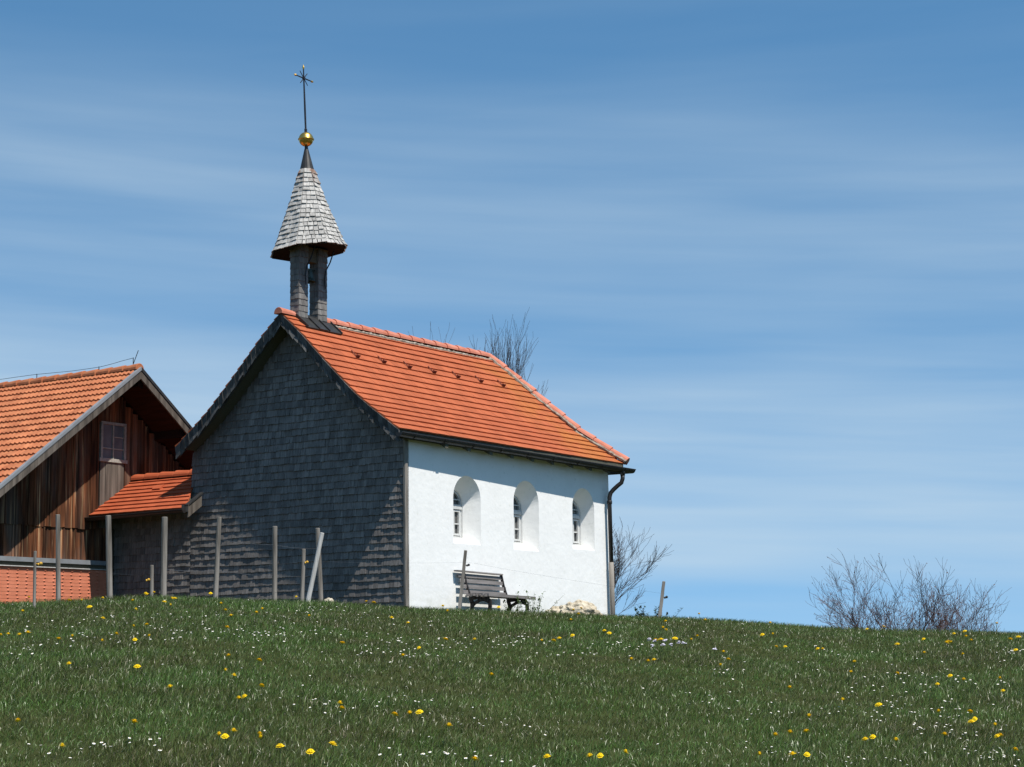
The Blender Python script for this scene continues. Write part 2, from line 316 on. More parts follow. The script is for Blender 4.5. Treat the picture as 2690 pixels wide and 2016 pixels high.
def ridge_run(mb, p0, p1, step, r, up, skip=None, n=9):
    # overlapping half-round ridge tiles laid from p0 to p1
    p0, p1, up = Vector(p0), Vector(p1), Vector(up); L = (p1-p0).length; d = (p1-p0)/L; k = max(1, round(L/step)); step = L/k
    up = (up-d*up.dot(d)).normalized(); sd = d.cross(up)
    out = []
    for i in range(k):
        s0 = i*step-.03; s1 = (i+1)*step+.03
        if skip and skip(s0+.03, s1-.03): continue
        m = MB(); rings = []
        for s, q in ((s0, 1.0), (s0+.01, 1.06), (s1-.09, .86), (s1-.085, .80), (s1, .78)):
            ring = []
            jr = random.uniform(.985, 1.015)
            for j in range(n):
                t = math.pi*(-.05+1.1*j/(n-1)); ring.append(p0+d*s+sd*(math.cos(t)*r*q*jr)+up*(math.sin(t)*r*q*jr))
            rings.append(ring)
        vs = [p for rg in rings for p in rg]; q = len(rings)
        fs = [(a*n+b, a*n+b+1, (a+1)*n+b+1, (a+1)*n+b) for a in range(q-1) for b in range(n-1)]
        fs += [tuple(range(n-1, -1, -1)), tuple(range((q-1)*n, q*n))]
        m.add(vs, fs); out.append(m)
    return out

# ------------------------------------------------------------------ chapel
ZB = .72
ch = uvthing('chapel', 'small white chapel with red tiled roof, grey shingled gable and pointed bell turret', 'chapel', 0, 0, ZB)
WID, LEN = 4.84, 6.45
FP = [(-.17, 3.88), (.06, 4.05), (.412, 4.30), (.721, 4.54), (1.057, 4.85), (1.49, 5.262), (1.978, 5.745), (2.309, 6.03), (2.42, 6.13)]
prof = Prof([(a, b, 0) for a, b in FP]); T = prof.total
RIDGE_V, RIDGE_Z, RIDGE_U, EAVE_U = 2.42, 6.13, 5.90, 6.64
def hip_u(s): k = s/T; return EAVE_U+(RIDGE_U-EAVE_U)*(k**.95)
def skew(s, w): return -.11*max(0, w)/6.8*(1-s/T)
def Pf(s, w): q = prof.at(s); sag = -.02*math.sin(math.pi*min(max(w/6.2, 0), 1))*(s/T); return Vector((w, q.x+skew(s, w), q.y+sag-.055*max(w, 0)/6.7*(1-s/T)))
def Nf(s): t = prof.tan(s); return Vector((0, -t.y, t.x))
def Pb(s, w): p = Pf(s, w); return Vector((p.x, 4.84-p.y, p.z))
def Nb(s): n = Nf(s); return Vector((n.x, -n.y, n.z))
hipz = Prof([(EAVE_U-(EAVE_U-RIDGE_U)*((s/T)**.95), prof.at(s).y, 0) for s in [T*i/10 for i in range(11)]]); HT = hipz.total
def Ph(s, w): q = hipz.at(s); return Vector((q.x, w, q.y))
def Nh(s): t = hipz.tan(s); return Vector((t.y, 0, -t.x))
def hv(s):
    z = hipz.at(s).y
    for a, b in zip(FP, FP[1:]):
        if z <= b[1] or b is FP[-1]: return a[0]+(z-a[1])/(b[1]-a[1])*(b[0]-a[0])
VE = -.40
mb = MB()
tile_rows(mb, Pf, Nf, T, lambda s: VE, hip_u, .178, T/18, .031)
SB = .13; tile_rows(mb, lambda s, w: Pb(s+SB, w), lambda s: Nb(s+SB), T-SB, lambda s: VE, lambda s: hip_u(s+SB), .178, T/18, .031)
tile_rows(mb, Ph, Nh, HT, hv, lambda s: 4.84-hv(s), .178, HT/14, .034)
roof = mb.build('roof', M['tile'], ch)
# boarding under the tiles
mb = MB()
for Pq, Nq in ((Pf, Nf), (Pb, Nb)):
    for i in range(12):
        s0, s1 = T*i/12, T*(i+1)/12
        if i == 0: s0 = .05 if Pq is Pf else .20
        a = [Pq(s0, VE+.03), Pq(s0, hip_u(s0)-.06), Pq(s1, hip_u(s1)-.06), Pq(s1, VE+.03)]; n0, n1 = Nq(s0), Nq(s1)
        mb.hexa([a[0]-n0*.11, a[1]-n0*.11, a[2]-n1*.11, a[3]-n1*.11, a[0]-n0*.025, a[1]-n0*.025, a[2]-n1*.025, a[3]-n1*.025])
mb.build('soffit', M['soffit'], roof)
# shingled verge boards on the front gable
mb = MB()
for side in (0, 1):
    nV = 26; st = T/nV
    for i in range(nV):
        s0, s1 = i*st-.01, (i+1)*st+.012
        s0 = max(s0, 0 if side == 0 else SB); s1 = min(s1, T)
        if s1 < s0+.05: continue
        if side == 0: a, b = prof.at(s0), prof.at(s1); f = lambda q: q.x
        else: a, b = prof.at(s0), prof.at(s1); f = lambda q: 4.84-q.x
        k1, k2 = random.uniform(-.006, .004), random.uniform(.0, .016)
        dz = .195+random.uniform(-.008, .008)
        u0 = VE-.012
        p = [(u0+.03-k1, f(a), a.y-dz), (u0+.046-k1, f(a), a.y-dz), (u0+.046-k2, f(b), b.y-dz), (u0+.03-k2, f(b), b.y-dz),
             (u0-.004-k1, f(a), a.y-.012), (u0+.026-k1, f(a), a.y-.012), (u0+.026-k2, f(b), b.y-.012), (u0-.004-k2, f(b), b.y-.012)]
        mb.hexa(p)
        tw, ou = random.uniform(-.012, .028), random.uniform(-.04, .010); e = (f(b)-f(a))*.08
        q0, q1 = (f(a)+e, a.y), (f(b)-e, b.y)
        mb.hexa([(u0-.004-ou, q0[0], q0[1]-dz-.03-tw), (u0+.12, q0[0], q0[1]-dz+.02), (u0+.12, q1[0], q1[1]-dz+.02), (u0+.004-ou, q1[0], q1[1]-dz-.03),
                 (u0+.012, q0[0], q0[1]-dz+.045), (u0+.12, q0[0], q0[1]-dz+.04), (u0+.12, q1[0], q1[1]-dz+.04), (u0+.012, q1[0], q1[1]-dz+.045)])
mb.build('verge_board', M['verge'], roof)
for m in ridge_run(MB(), (VE-.04, RIDGE_V, RIDGE_Z-.01), (RIDGE_U+.02, RIDGE_V, RIDGE_Z+.0), .37, .095, (0, 0, 1), skip=lambda a, b: b+VE > .02 and a+VE < .66): m.build('ridge_tile', M['ridge'], roof)
for sgn in (0, 1):
    hp = [(hip_u(T*i/6), prof.at(T*i/6).x+skew(T*i/6, hip_u(T*i/6)), prof.at(T*i/6).y) for i in range(7)]
    if sgn: hp = [(a, 4.84-b, c) for a, b, c in hp]
    for a, b in ((6, 4), (4, 2), (2, 0)):
        for m in ridge_run(MB(), Vector(hp[b])+Vector((.02, 0, .01)), Vector(hp[a])+Vector((0, 0, 0)), .37, .10, (.5, -.45 if not sgn else .45, .75)): m.build('hip_tile', M['ridge'], roof)
# mortar bedding under ridge and hip
mb = MB()
def lumps(mb, p, q, n, r):
    p, q = Vector(p), Vector(q)
    pts = [p.lerp(q, i/n)+Vector((0, 0, random.uniform(-.008, .008))) for i in range(n+1)]
    mb.tube(pts, [r*random.uniform(.75, 1.25) for _ in pts], 6)
lumps(mb, (.85, 2.31, 6.045), (5.9, 2.31, 6.04), 90, .032)
for a, b in ((6, 4), (4, 2), (2, 0)): lumps(mb, Vector(hpf[a]) if False else Vector((hip_u(T*a/6)-.07, prof.at(T*a/6).x-.05, prof.at(T*a/6).y-.02+.0)), Vector((hip_u(T*b/6)-.07, prof.at(T*b/6).x-.05+skew(T*b/6, 6.8), prof.at(T*b/6).y+.0)), 24, .035)
mb.build('mortar_bed', M['mortar'], roof)
# sheet metal saddle round the bell turret
mb = MB()
for Pq, Nq in ((Pf, Nf), (Pb, Nb)):
    for (w0, w1, h) in ((-.09, .24, .046), (.24, .46, .058), (.46, .86, .046)):
        s0, s1 = T-.42, T-.02; n = Nq(T-.1)
        a = [Pq(s0, w0), Pq(s0, w1), Pq(s1, w1), Pq(s1, w0)]; mb.hexa([q+n*.02 for q in a]+[q+n*h for q in a])
mb.box(-.09, .86, 2.36, 2.48, 6.08, 6.175)
for w0 in (-.09, .22, .5, .84):
    n = Nf(T-.1); a = [Pf(T-.42, w0), Pf(T-.42, w0+.02), Pf(T-.05, w0+.02), Pf(T-.05, w0)]; mb.hexa([q+n*.04 for q in a]+[q+n*.075 for q in a])
mb.build('flashing', M['flash'], roof)
# snow hooks: a strap up the tile and a small upstand
for k in range(7):
    w = .62+k*.745; s = T*12.0/18+.02; n = Nf(s); t = prof.tan(s); t = Vector((0, t.x, t.y)); p = Pf(s, w)+n*.03
    mb = MB(); mb.obox(p, (.10, 0, 0), t*.012, n*.055); mb.obox(p+Vector((.04, 0, 0)), (.022, 0, 0), t*.20, n*.012)
    mb.obox(p+Vector((.04, 0, 0))+n*.012, (.022, 0, 0), t*.05, n*.03)
    mb.build('snow_hook', M['hook'], roof)

# long plaster wall with three splayed round-headed niches
def arch(c, hw, z0, z1, v, n=22):
    zs = z1-hw; pts = [(c-hw, v, z0), (c+hw, v, z0)]
    return pts+[(c+hw*math.cos(math.pi*i/n), v, zs+hw*math.sin(math.pi*i/n)) for i in range(n+1)]
NICHE = [(1.745, .41, 2.085, 3.27, 1.735, .262, 2.20, 3.05, .28), (3.585, .41, 2.05, 3.314, 3.60, .265, 2.19, 3.08, .28), (5.525, .388, 2.145, 3.312, 5.56, .262, 2.235, 3.10, .25)]
bm = bmesh.new(); edges = []
def loop(pts):
    vs = [bm.verts.new(p) for p in pts]; es = [bm.edges.new((vs[i], vs[(i+1) % len(vs)])) for i in range(len(vs))]; edges.extend(es); return vs
loop([(0, 0, .2)]+[(i*LEN/8+.03*i/8, 0, .2) for i in range(1, 9)]+[(LEN, 0, 2.0), (LEN, 0, 3.9)]+[(i*LEN/8, 0, 3.95) for i in range(7, -1, -1)]+[(0, 0, 2)])
outer = [loop(arch(c, hw, a, b, 0)) for c, hw, a, b, *_ in NICHE]
bmesh.ops.triangle_fill(bm, use_beauty=True, edges=edges)
for (c, hw, a, b, ci, hi, ai, bi, d), lo in zip(NICHE, outer):
    mid = [bm.verts.new(p) for p in arch((c+ci)/2, (hw+hi)/2, (a+ai)/2-.01, (b+bi)/2, d/2)]; inn = [bm.verts.new(p) for p in arch(ci, hi, ai, bi, d+.10)]
    inn0 = [bm.verts.new(p) for p in arch(ci, hi, ai, bi, d)]
    for la, lb in ((lo, mid), (mid, inn0), (inn0, inn)):
        for i in range(len(la)):
            f = bm.faces.new((la[i], la[(i+1) % len(la)], lb[(i+1) % len(la)], lb[i]))
vs = [bm.verts.new(p) for p in [(LEN+.03, 0, .2), (LEN, 0, 3.9), (LEN, WID, 3.9), (LEN+.03, WID, .2), (0, WID, .2), (0, WID, 3.9)]]
bm.faces.new((vs[0], vs[3], vs[2], vs[1])); bm.faces.new((vs[3], vs[4], vs[5], vs[2]))
bmesh.ops.recalc_face_normals(bm, faces=bm.faces[:])
for v in bm.verts: v.co -= Vector((0, 0, ZB))
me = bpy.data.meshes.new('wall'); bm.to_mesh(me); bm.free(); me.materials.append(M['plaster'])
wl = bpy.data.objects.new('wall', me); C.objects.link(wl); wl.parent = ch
# windows
for c, hw, a, b, ci, hi, ai, bi, d in NICHE:
    mb = MB(); n = len(arch(ci, hi, ai, bi, d)); e = .038
    la = arch(ci, hi-.003, ai+.003, bi-.003, d+.03); lb = arch(ci, hi-e, ai+e, bi-e, d+.03); lc = arch(ci, hi-e, ai+e, bi-e, d+.075)
    mb.add(la+lb+lc, [(i, (i+1) % n, n+(i+1) % n, n+i) for i in range(n)]+[(n+i, n+(i+1) % n, 2*n+(i+1) % n, 2*n+i) for i in range(n)])
    zt = ai+(bi-ai)*.60
    mb.box(ci-hi+.01, ci+hi-.01, d+.005, d+.055, zt, zt+.055)                    # transom
    mb.box(ci-hi+.03, ci+hi-.03, d+.018, d+.06, zt+.058, zt+.082)
    for s in (-1, 1):                                                            # two casements
        x0, x1 = sorted((ci+s*.008, ci+s*(hi-.05)))
        for q in ((x0, x0+.035, ai+.05, zt-.012), (x1-.035, x1, ai+.05, zt-.012)): mb.box(q[0], q[1], d+.02, d+.06, q[2], q[3])
        mb.box(x0, x1, d+.022, d+.058, ai+.05, ai+.085); mb.box(x0, x1, d+.022, d+.058, zt-.045, zt-.012)
        zm = (ai+zt)/2; mb.box(x0, x1, d+.026, d+.055, zm-.011, zm+.011)
    mb.box(ci-.012, ci+.012, d+.028, d+.06, zt+.08, bi-.05); mb.box(ci-hi+.05, ci+hi-.05, d+.03, d+.058, zt+.16, zt+.178)
    fr = mb.build('window', M['frame'], ch)
    p = arch(ci, hi-.01, ai+.01, bi-.01, d+.07); m2 = MB(); m2.add(p, [tuple(range(len(p)))]); m2.build('pane', M['glass'], fr)
# gable: backing wall and shingles
def roofz(v):
    v = v if v < 2.42 else 4.84-v
    for a, b in zip(FP, FP[1:]):
        if v <= b[0] or b is FP[-1]: return a[1]+(v-a[0])/(b[0]-a[0])*(b[1]-a[1])
mb = MB()
ov = [(0, .2)]+[(4.84-q[0], q[1]-.1) for q in []]+[(WID*i/24, roofz(WID*i/24)-.1) for i in range(25)]+[(WID, .2)]
nO = len(ov); mb.add([(-.002, v, z) for v, z in ov]+[(.08, v, z) for v, z in ov], [tuple(range(nO)), tuple(range(2*nO-1, nO-1, -1))]+[(i, nO+i, nO+(i+1) % nO, (i+1) % nO) for i in range(nO)])
mb.build('gable_wall', M['soffit'], ch)
def shingles(mb, v0, v1, z0, ztop, course, u=-.004, wmin=.06, wmax=.15, drift=0):
    k = 0; z = z0
    while z < ztop(0, True):
        v = v0
        while v < v1-.005:
            wv = random.uniform(wmin, wmax); ve = min(v+wv, v1)
            if v1-ve < .03: ve = v1
            top = min(ztop(v, False), ztop(ve, False))
            jz = random.uniform(-.006, .006)+.008*math.sin(v*2.1+k*.7); zz = z+jz+drift*(v-v0); zh = min(zz+course*1.9, top)
            if zh-zz > .02:
                th = random.uniform(.013, .022); off = random.uniform(.034, .048); r_ = random.uniform(-.003, .003); ku = off*(zh-zz)/(course*1.9)
                mb.hexa([(u-ku-.0, v+.0012, zz+r_), (u-ku-.0, ve-.0012, zz-r_), (u-ku+th, ve-.0012, zz-r_), (u-ku+th, v+.0012, zz+r_),
                         (u-.006, v+.0012, zh), (u-.006, ve-.0012, zh), (u+.008, ve-.0012, zh), (u+.008, v+.0012, zh)])
            v = ve
        z += course*random.uniform(.97, 1.03); k += 1
mb = MB(); shingles(mb, .012, WID+.01, .93, lambda v, mx: 6.1 if mx else roofz(min(max(v, .01), WID))-.13, .122)
mb.build('shingle_cladding', M['shingle'], ch)
mb = MB(); mb.box(-.028, .05, .0, WID, .2, .955); mb.build('plinth', M['concrete'], ch)
mb = MB(); mb.box(-.045, .022, -.028, -.003, .98, 3.80); mb.box(-.052, -.03, -.026, .014, .98, 3.80); mb.build('corner_board', M['post'], ch)
# eaves: rafter tails, gutter, downpipe
for k in range(9):
    u = .78+k*.657
    mb = MB(); mb.obox((u, -.25, 3.665-.008*u), (.085, 0, 0), (0, .29, .16), (0, 0, .10)); mb.build('rafter', M['soffit'], ch)
mb = MB(); mb.obox((-.3, -.015, 3.80), (EAVE_U+.1, 0, 0), (0, .03, 0), (0, 0, .18)); mb.obox((-.38, -.135, 3.74), (6.95, -.14, -.08), (0, .022, 0), (0, 0, .17)); mb.build('eave_board', M['soffit'], ch)  # second board added behind the gutter to stop sun leaking onto the wall
def gutter(mb, p, q, r, side, n=9):
    p, q, side = Vector(p), Vector(q), Vector(side).normalized(); vs = []; k = 2
    for c in (p, q):
        for j in range(n): t = math.pi*j/(n-1); vs.append(c+side*(math.cos(t)*r)+Vector((0, 0, -math.sin(t)*r)))
        for j in range(n): t = math.pi*(1-j/(n-1)); vs.append(c+side*(math.cos(t)*(r-.006))+Vector((0, 0, -math.sin(t)*(r-.006))))
    m = 2*n; mb.add(vs, [(i, (i+1) % m, m+(i+1) % m, m+i) for i in range(m)]+[tuple(range(n)), tuple(range(m, m+n))])
    mb.tube([p+side*r, q+side*r], .011, 6)
mb = MB(); GZ = 3.835
gutter(mb, (-.46, -.215, GZ-.02), (6.80, -.345, GZ-.10), .070, (0, -1, 0))
gutter(mb, (6.80, -.345, GZ-.10), (6.80, 5.1, GZ-.06), .070, (1, 0, 0))
for k in range(9): u = -.1+k*.82; vq = -.215-.13*(u+.46)/7.26; gq = GZ-.02-.08*(u+.46)/7.26; mb.tube([(u, vq-math.cos(t)*.075, gq-math.sin(t)*.075) for t in [math.pi*i/8 for i in range(9)]], .007, 5)
mb.build('gutter', M['metal'], ch)
mb = MB()
mb.tube([(6.44, -.335, 3.74), (6.44, -.335, 3.60)], [.05, .048], 12)
path = [(6.44, -.335, 3.62), (6.44, -.335, 3.54), (6.43, -.31, 3.46), (6.395, -.24, 3.40), (6.36, -.17, 3.33), (6.33, -.125, 3.27), (6.318, -.105, 3.19), (6.318, -.10, 3.08), (6.34, -.10, 1.9)]
mb.tube(path, .042, 12); mb.lathe([(.045, 0), (.052, .01), (.052, .06), (.045, .07)], (6.318, -.10, 3.05), 12)
dp = mb.build('downpipe', M['metal'], ch, smooth=True)
mb = MB(); mb.tube([(6.339, -.10, 1.93), (6.352, -.10, 1.2), (6.366, -.10, .5)], .049, 12); mb.build('standpipe', M['post'], dp, smooth=True)

# bell turret: two shingled legs, shingled head, eight-sided spire
def pier(mb, u0, u1, v0, v1, z0, z1, course, flare=0):
    z = z0; k = 0
    while z < z1:
        zh = min(z+course*1.5, z1+.02); f = flare*max(0, (z-z1+.35)/.35)
        for fc in range(4):
            a, b = ((u0, u1) if fc % 2 == 0 else (v0, v1)); c = a; ns = 2 if random.random() < .7 else 3
            cuts = sorted([a, b]+[a+(b-a)*(q+random.uniform(-.12, .12)) for q in ([.5] if ns == 2 else [.33, .68])])
            for x0, x1 in zip(cuts, cuts[1:]):
                o = .018+random.uniform(-.003, .004)+f; th = .014; j = random.uniform(-.005, .005)
                def q(w, out, zz):
                    if fc == 0: return (w, v0-out, zz)
                    if fc == 1: return (u1+out, w, zz)
                    if fc == 2: return (w, v1+out, zz)
                    return (u0-out, w, zz)
                x0e = x0-.012 if x0 == a else x0+.001; x1e = x1+.012 if x1 == b else x1-.001
                mb.hexa([q(x0e, o, z+j), q(x1e, o, z+j), q(x1e, o-th, z+j), q(x0e, o-th, z+j), q(x0e, .004+f*.6, zh), q(x1e, .004+f*.6, zh), q(x1e, -.008, zh), q(x0e, -.008, zh)])
        z += course*random.uniform(.95, 1.05); k += 1
VC = 2.42
for u0, u1 in ((-.025, .195), (.50, .72)):
    mb = MB(); mb.box(u0+.006, u1-.006, VC-.082, VC+.082, 5.9, 7.36); pier(mb, u0, u1, VC-.088, VC+.088, 6.0, 7.40, .108, .03)
    pr = mb.build('turret_leg', M['leg_shingle'], ch)
    s = 1
    m2 = MB(); e = u1-.06 if s > 0 else u1-.07
    m2.tube([(e+s*.10, VC-.24, 7.40), (e+s*.06, VC-.18, 7.18), (e-.005, VC-.135, 7.02), (e-.02, VC-.122, 6.86), (e-.0, VC-.118, 6.70)], [.012, .013, .013, .012, .008], 6)
    m2.build('brace', M['iron'], pr)
mb = MB(); mb.box(.17, .53, VC-.08, VC+.08, 7.14, 7.40); mb.build('turret_head', M['soffit'], ch)
mb = MB(); mb.lathe([(.035, .20), (.06, .185), (.075, .12), (.088, .06), (.118, .012), (.122, 0), (.10, 0), (.06, .1)], (.355, VC, 6.80), 16)
mb.box(.20, .51, VC-.02, VC+.02, 6.99, 7.03); mb.tube([(.355, VC, 6.87), (.355, VC, 6.76)], [.012, .02], 8)
mb.build('bell', M['bronze'], ch, smooth=False)
SP = [(7.335, .645), (7.42, .597), (7.60, .525), (7.85, .44), (8.17, .325), (8.48, .225), (8.83, .13)]
SCU = .345
def spr(z):
    for a, b in zip(SP, SP[1:]):
        if z <= b[0] or b is SP[-1]: return a[1]+(z-a[0])/(b[0]-a[0])*(b[1]-a[1])
LEAN = Vector((-U.x*0-.018*0, 0, 0))
lx = Vector((-.564, .826, 0))              # towards the left of the picture, in chapel axes
def axis(z):                               # the old spire leans a little
    k = max(0, z-7.35); return Vector((SCU, VC, z))+lx*(.018*k+.004*k*k)
def octp(z, r, ang):                       # the eave has settled towards the barn side
    o = Vector((r/math.cos(math.pi/8)*math.cos(ang), r/math.cos(math.pi/8)*math.sin(ang), 0))
    return axis(z)+o+Vector((0, 0, -.07*(o.x*lx.x+o.y*lx.y)/.66*max(0, min(1, (8.6-z)/1.25))))
mb = MB(); z = 7.335; nrow = 17; dzr = (8.83-7.335)/nrow
for i in range(nrow):
    z0 = 7.335+i*dzr; z1 = min(z0+dzr*1.6, 8.84); r0, r1 = spr(z0), spr(z1)
    for f in range(8):
        a0 = math.pi/8+f*math.pi/4; a1 = a0+math.pi/4; wdt = 2*r0*math.tan(math.pi/8); ns = max(1, round(wdt/.085)); cuts = [0]+sorted(random.uniform(-.25, .25)/ns+(q/ns) for q in range(1, ns))+[1]
        A0, A1 = octp(z0, r0, a0), octp(z0, r0, a1); B0, B1 = octp(z1, r1, a0), octp(z1, r1, a1)
        nrm = (A1-A0).cross(B0-A0).normalized(); nrm = nrm if nrm.dot(A0-axis(z0)) > 0 else -nrm
        for c0, c1 in zip(cuts, cuts[1:]):
            o = random.uniform(.018, .036); j = Vector((0, 0, random.uniform(-.009, .009))); tw = random.uniform(-.004, .004)
            if i == 0: j = Vector((0, 0, random.uniform(-.006, .004)))
            e0, e1 = (c0 if c0 == 0 else c0+.012), (c1 if c1 == 1 else c1-.012)
            P0, P1, Q0, Q1 = A0.lerp(A1, e0)+j, A0.lerp(A1, e1)+j, B0.lerp(B1, e0), B0.lerp(B1, e1)
            mb.hexa([P0+nrm*(o-.016), P1+nrm*(o-.016), Q1-nrm*.012, Q0-nrm*.012, P0+nrm*(o+tw), P1+nrm*(o-tw), Q1, Q0])
sp = mb.build('spire', M['spire_shingle'], ch)
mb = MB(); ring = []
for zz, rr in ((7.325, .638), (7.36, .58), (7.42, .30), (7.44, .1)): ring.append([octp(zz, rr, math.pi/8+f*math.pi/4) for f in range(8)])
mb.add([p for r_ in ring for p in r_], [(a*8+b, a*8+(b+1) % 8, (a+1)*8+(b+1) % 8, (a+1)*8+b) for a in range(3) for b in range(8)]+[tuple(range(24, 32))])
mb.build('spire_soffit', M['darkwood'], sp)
mb = MB(); mb.tube([axis(8.80), axis(8.84), axis(9.24), axis(9.30)], [.135, .128, .032, .028], 16); mb.build('metal_cap', M['flash'], sp)
mb = MB(); bc = axis(9.405); r = .132
mb.lathe([(max(.012, r*math.cos(t)), r*math.sin(t)) for t in [R(-90+i*10) for i in range(9)]]+[(r, -.012), (r+.012, -.01), (r+.012, .01), (r, .012)]+[(max(.012, r*math.cos(t)), r*math.sin(t)) for t in [R(10+i*10) for i in range(9)]], bc, 28)
mb.build('gold_ball', M['gold'], sp, smooth=True)
mb = MB(); x0 = axis(9.52); ctop = axis(9.52)+lx*.05+Vector((0, 0, 1.28)); cc = x0.lerp(ctop, .80)
mb.tube([x0, x0.lerp(ctop, .06), x0.lerp(ctop, .07), x0.lerp(ctop, .35), cc, x0.lerp(ctop, .93)], [.026, .026, .017, .018, .013, .011], 8)
ax = (ctop-x0).normalized(); sd = Vector((1, 0, -.03)).normalized()
for an, ln, rr in ((0, .20, .013), (180, .20, .013), (48, .15, .009), (132, .15, .009), (228, .15, .009), (312, .15, .009)):
    d = sd*math.cos(R(an))+ax*math.sin(R(an)); mb.tube([cc, cc+d*ln], [rr, rr*.8], 6)
mb.tube([cc-sd.cross(ax)*.02, cc+sd.cross(ax)*.02], .026, 8)
mb.mi = 1
for d, ln in ((sd, .20), (-sd, .20)): mb.tube([cc+d*ln, cc+d*(ln+.03), cc+d*(ln+.07)], [.014, .022, .004], 8)
tp = x0.lerp(ctop, .93); mb.tube([tp, tp+ax*.035, tp+ax*.09], [.013, .021, .004], 8)
mb.build('finial_cross', [M['iron'], M['gold']], sp)

# ------------------------------------------------------------------ shingled link between chapel and barn
an = uvthing('link_building', 'low grey shingled link with a small red tiled roof between chapel and barn', 'outbuilding', 0, 5.85, .80)
mb = MB(); mb.box(.006, .1, 4.86, 6.78, .3, 3.25); mb.box(.1, 2.0, 4.86, 4.9, .3, 3.2); mb.build('wall', M['soffit'], an)
mb = MB(); shingles(mb, 4.862, 6.80, .75, lambda v, mx: 2.95, .122); mb.build('shingle_cladding', M['shingle'], an)
ap = Prof([(-.68, 2.80, 0), (-.3, 3.05, 0), (.44, 3.535, 0)]); AT = ap.total
def Pa(s, w): q = ap.at(s); return Vector((q.x, w, q.y))
def Na(s): t = ap.tan(s); return Vector((-t.y, 0, t.x))
def alo(s): q = ap.at(s).x; return 4.855-.50*max(0, -q)/.68
mb = MB(); tile_rows(mb, Pa, Na, AT, alo, lambda s: 6.80, .175, AT/9, .030)
a = [(.44, 4.87, 3.53), (.44, 6.8, 3.53), (1.6, 6.8, 2.78), (1.6, 4.87, 2.78)]; mb.hexa([(x, y, z-.06) for x, y, z in a]+a)
arf = mb.build('roof', M['annex_tile'], an)
mb = MB()
for i in range(6):
    s0, s1 = AT*i/6, AT*(i+1)/6; q = [Pa(s0, alo(s0)+.03), Pa(s0, 6.79), Pa(s1, 6.79), Pa(s1, alo(s1)+.03)]; n = Na(s0)
    mb.hexa([p-n*.10 for p in q]+[p-n*.022 for p in q])
mb.build('soffit', M['soffit'], arf)
for m in ridge_run(MB(), (.44, 6.80, 3.545), (.44, 4.88, 3.545), .40, .10, (0, 0, 1)): m.build('ridge_tile', M['annex_tile'], arf)
mb = MB(); mb.obox((.0, 5.66, 3.235), (.12, 0, .08), (0, .20, 0), (-.03, 0, .05)); mb.build('roof_vent', M['annex_tile'], arf)
mb = MB(); mb.hexa([(-.70, 4.285, 2.64), (-.36, 4.285, 2.86), (-.36, 4.31, 2.86), (-.70, 4.31, 2.64), (-.70, 4.285, 2.83), (-.36, 4.285, 3.05), (-.36, 4.31, 3.05), (-.70, 4.31, 2.83)])
mb.obox((-.72, 4.27, 2.74), (.02, 0, 0), (0, .16, 0), (0, 0, .13)); mb.build('verge_board', M['greyboard'], arf)
mb = MB(); mb.hexa([(-.72, 4.27, 2.835), (-.34, 4.27, 3.08), (-.34, 4.36, 3.08), (-.72, 4.36, 2.835), (-.72, 4.27, 2.865), (-.34, 4.27, 3.11), (-.34, 4.36, 3.11), (-.72, 4.36, 2.865)]); mb.build('verge_flashing', M['flash'], arf)
mb = MB(); gutter(mb, (-.745, 4.33, 2.775), (-.745, 6.98, 2.755), .06, (-1, 0, 0)); mb.build('gutter', M['metal'], an)

# ------------------------------------------------------------------ barn
BV = 6.84; AU, AZT = -.26, 5.50; SLP = .742; BF = 5.94; BE = 15.0
ba = uvthing('barn', 'dark brown wooden barn with orange tiled roof left of the chapel', 'barn', 0, BV, .80)
def btop(u): return AZT-.14-SLP*abs(u-AU)
mb = MB(); uu = [-5.2+i*.35 for i in range(29)]
ov = [(-5.2, .2)]+[(u, btop(u)-.1) for u in uu]+[(4.6, .2)]; ov = [(u, max(z, .2)) for u, z in ov]; nO = len(ov)
mb.add([(u, BV+.02, z) for u, z in ov]+[(u, BE-.6, z) for u, z in ov], [tuple(range(nO)), tuple(range(2*nO-1, nO-1, -1))]+[(i, nO+i, nO+(i+1) % nO, (i+1) % nO) for i in range(nO)])
mb.build('wall', M['soffit'], ba)
def boards(mb, u0, u1, z0, ztop, v, hole=None):
    u = u0
    while u < u1:
        wv = random.choice((.07, .09, .11, .13, .16)); ue = min(u+wv, u1); th = random.uniform(.018, .036); zt = min(ztop(u), ztop(ue)); zj = random.uniform(-.012, .012)
        if zt > z0+.1 and not (hole and u+.02 < hole[1] and ue-.02 > hole[0]): mb.box(u+.003, ue-.003, v-th, v+.01, z0+zj, zt)
        elif hole and zt > hole[3]:
            mb.box(u+.003, ue-.003, v-th, v+.01, hole[3], zt)
            if hole[2] > z0: mb.box(u+.003, ue-.003, v-th, v+.01, z0+zj, hole[2])
        if random.random() < .45 and ue < u1-.05:
            if zt > z0+.1 and not (hole and ue+.02 > hole[0] and ue-.02 < hole[1]): mb.box(ue-.02, ue+.02, v-th-.014, v, z0+zj, zt-.02)
        u = ue
HOLE = (-.44, .20, 3.86, 4.56)
mb = MB(); boards(mb, -5.1, 4.5, 2.56, btop, BV-.03, (-.44, .20, 2.56, 4.56)); mb.build('upper_boarding', M['board'], ba)
mb = MB(); boards(mb, -5.1, -.2, 1.985, lambda u: 2.62, BV); mb.box(-.21, -.17, BV-.05, BV+.02, 1.5, 2.6); mb.build('lower_boarding', M['board'], ba)
mb = MB(); u = -.43
for wv in (.13, .15, .15, .16): mb.box(u+.003, u+wv-.003, BV-.05-random.uniform(0, .012), BV-.02, 2.60, 3.84); u += wv
mb.build('grey_hatch', M['greyboard'], ba)['label'] = 'grey weathered boards under the barn window'
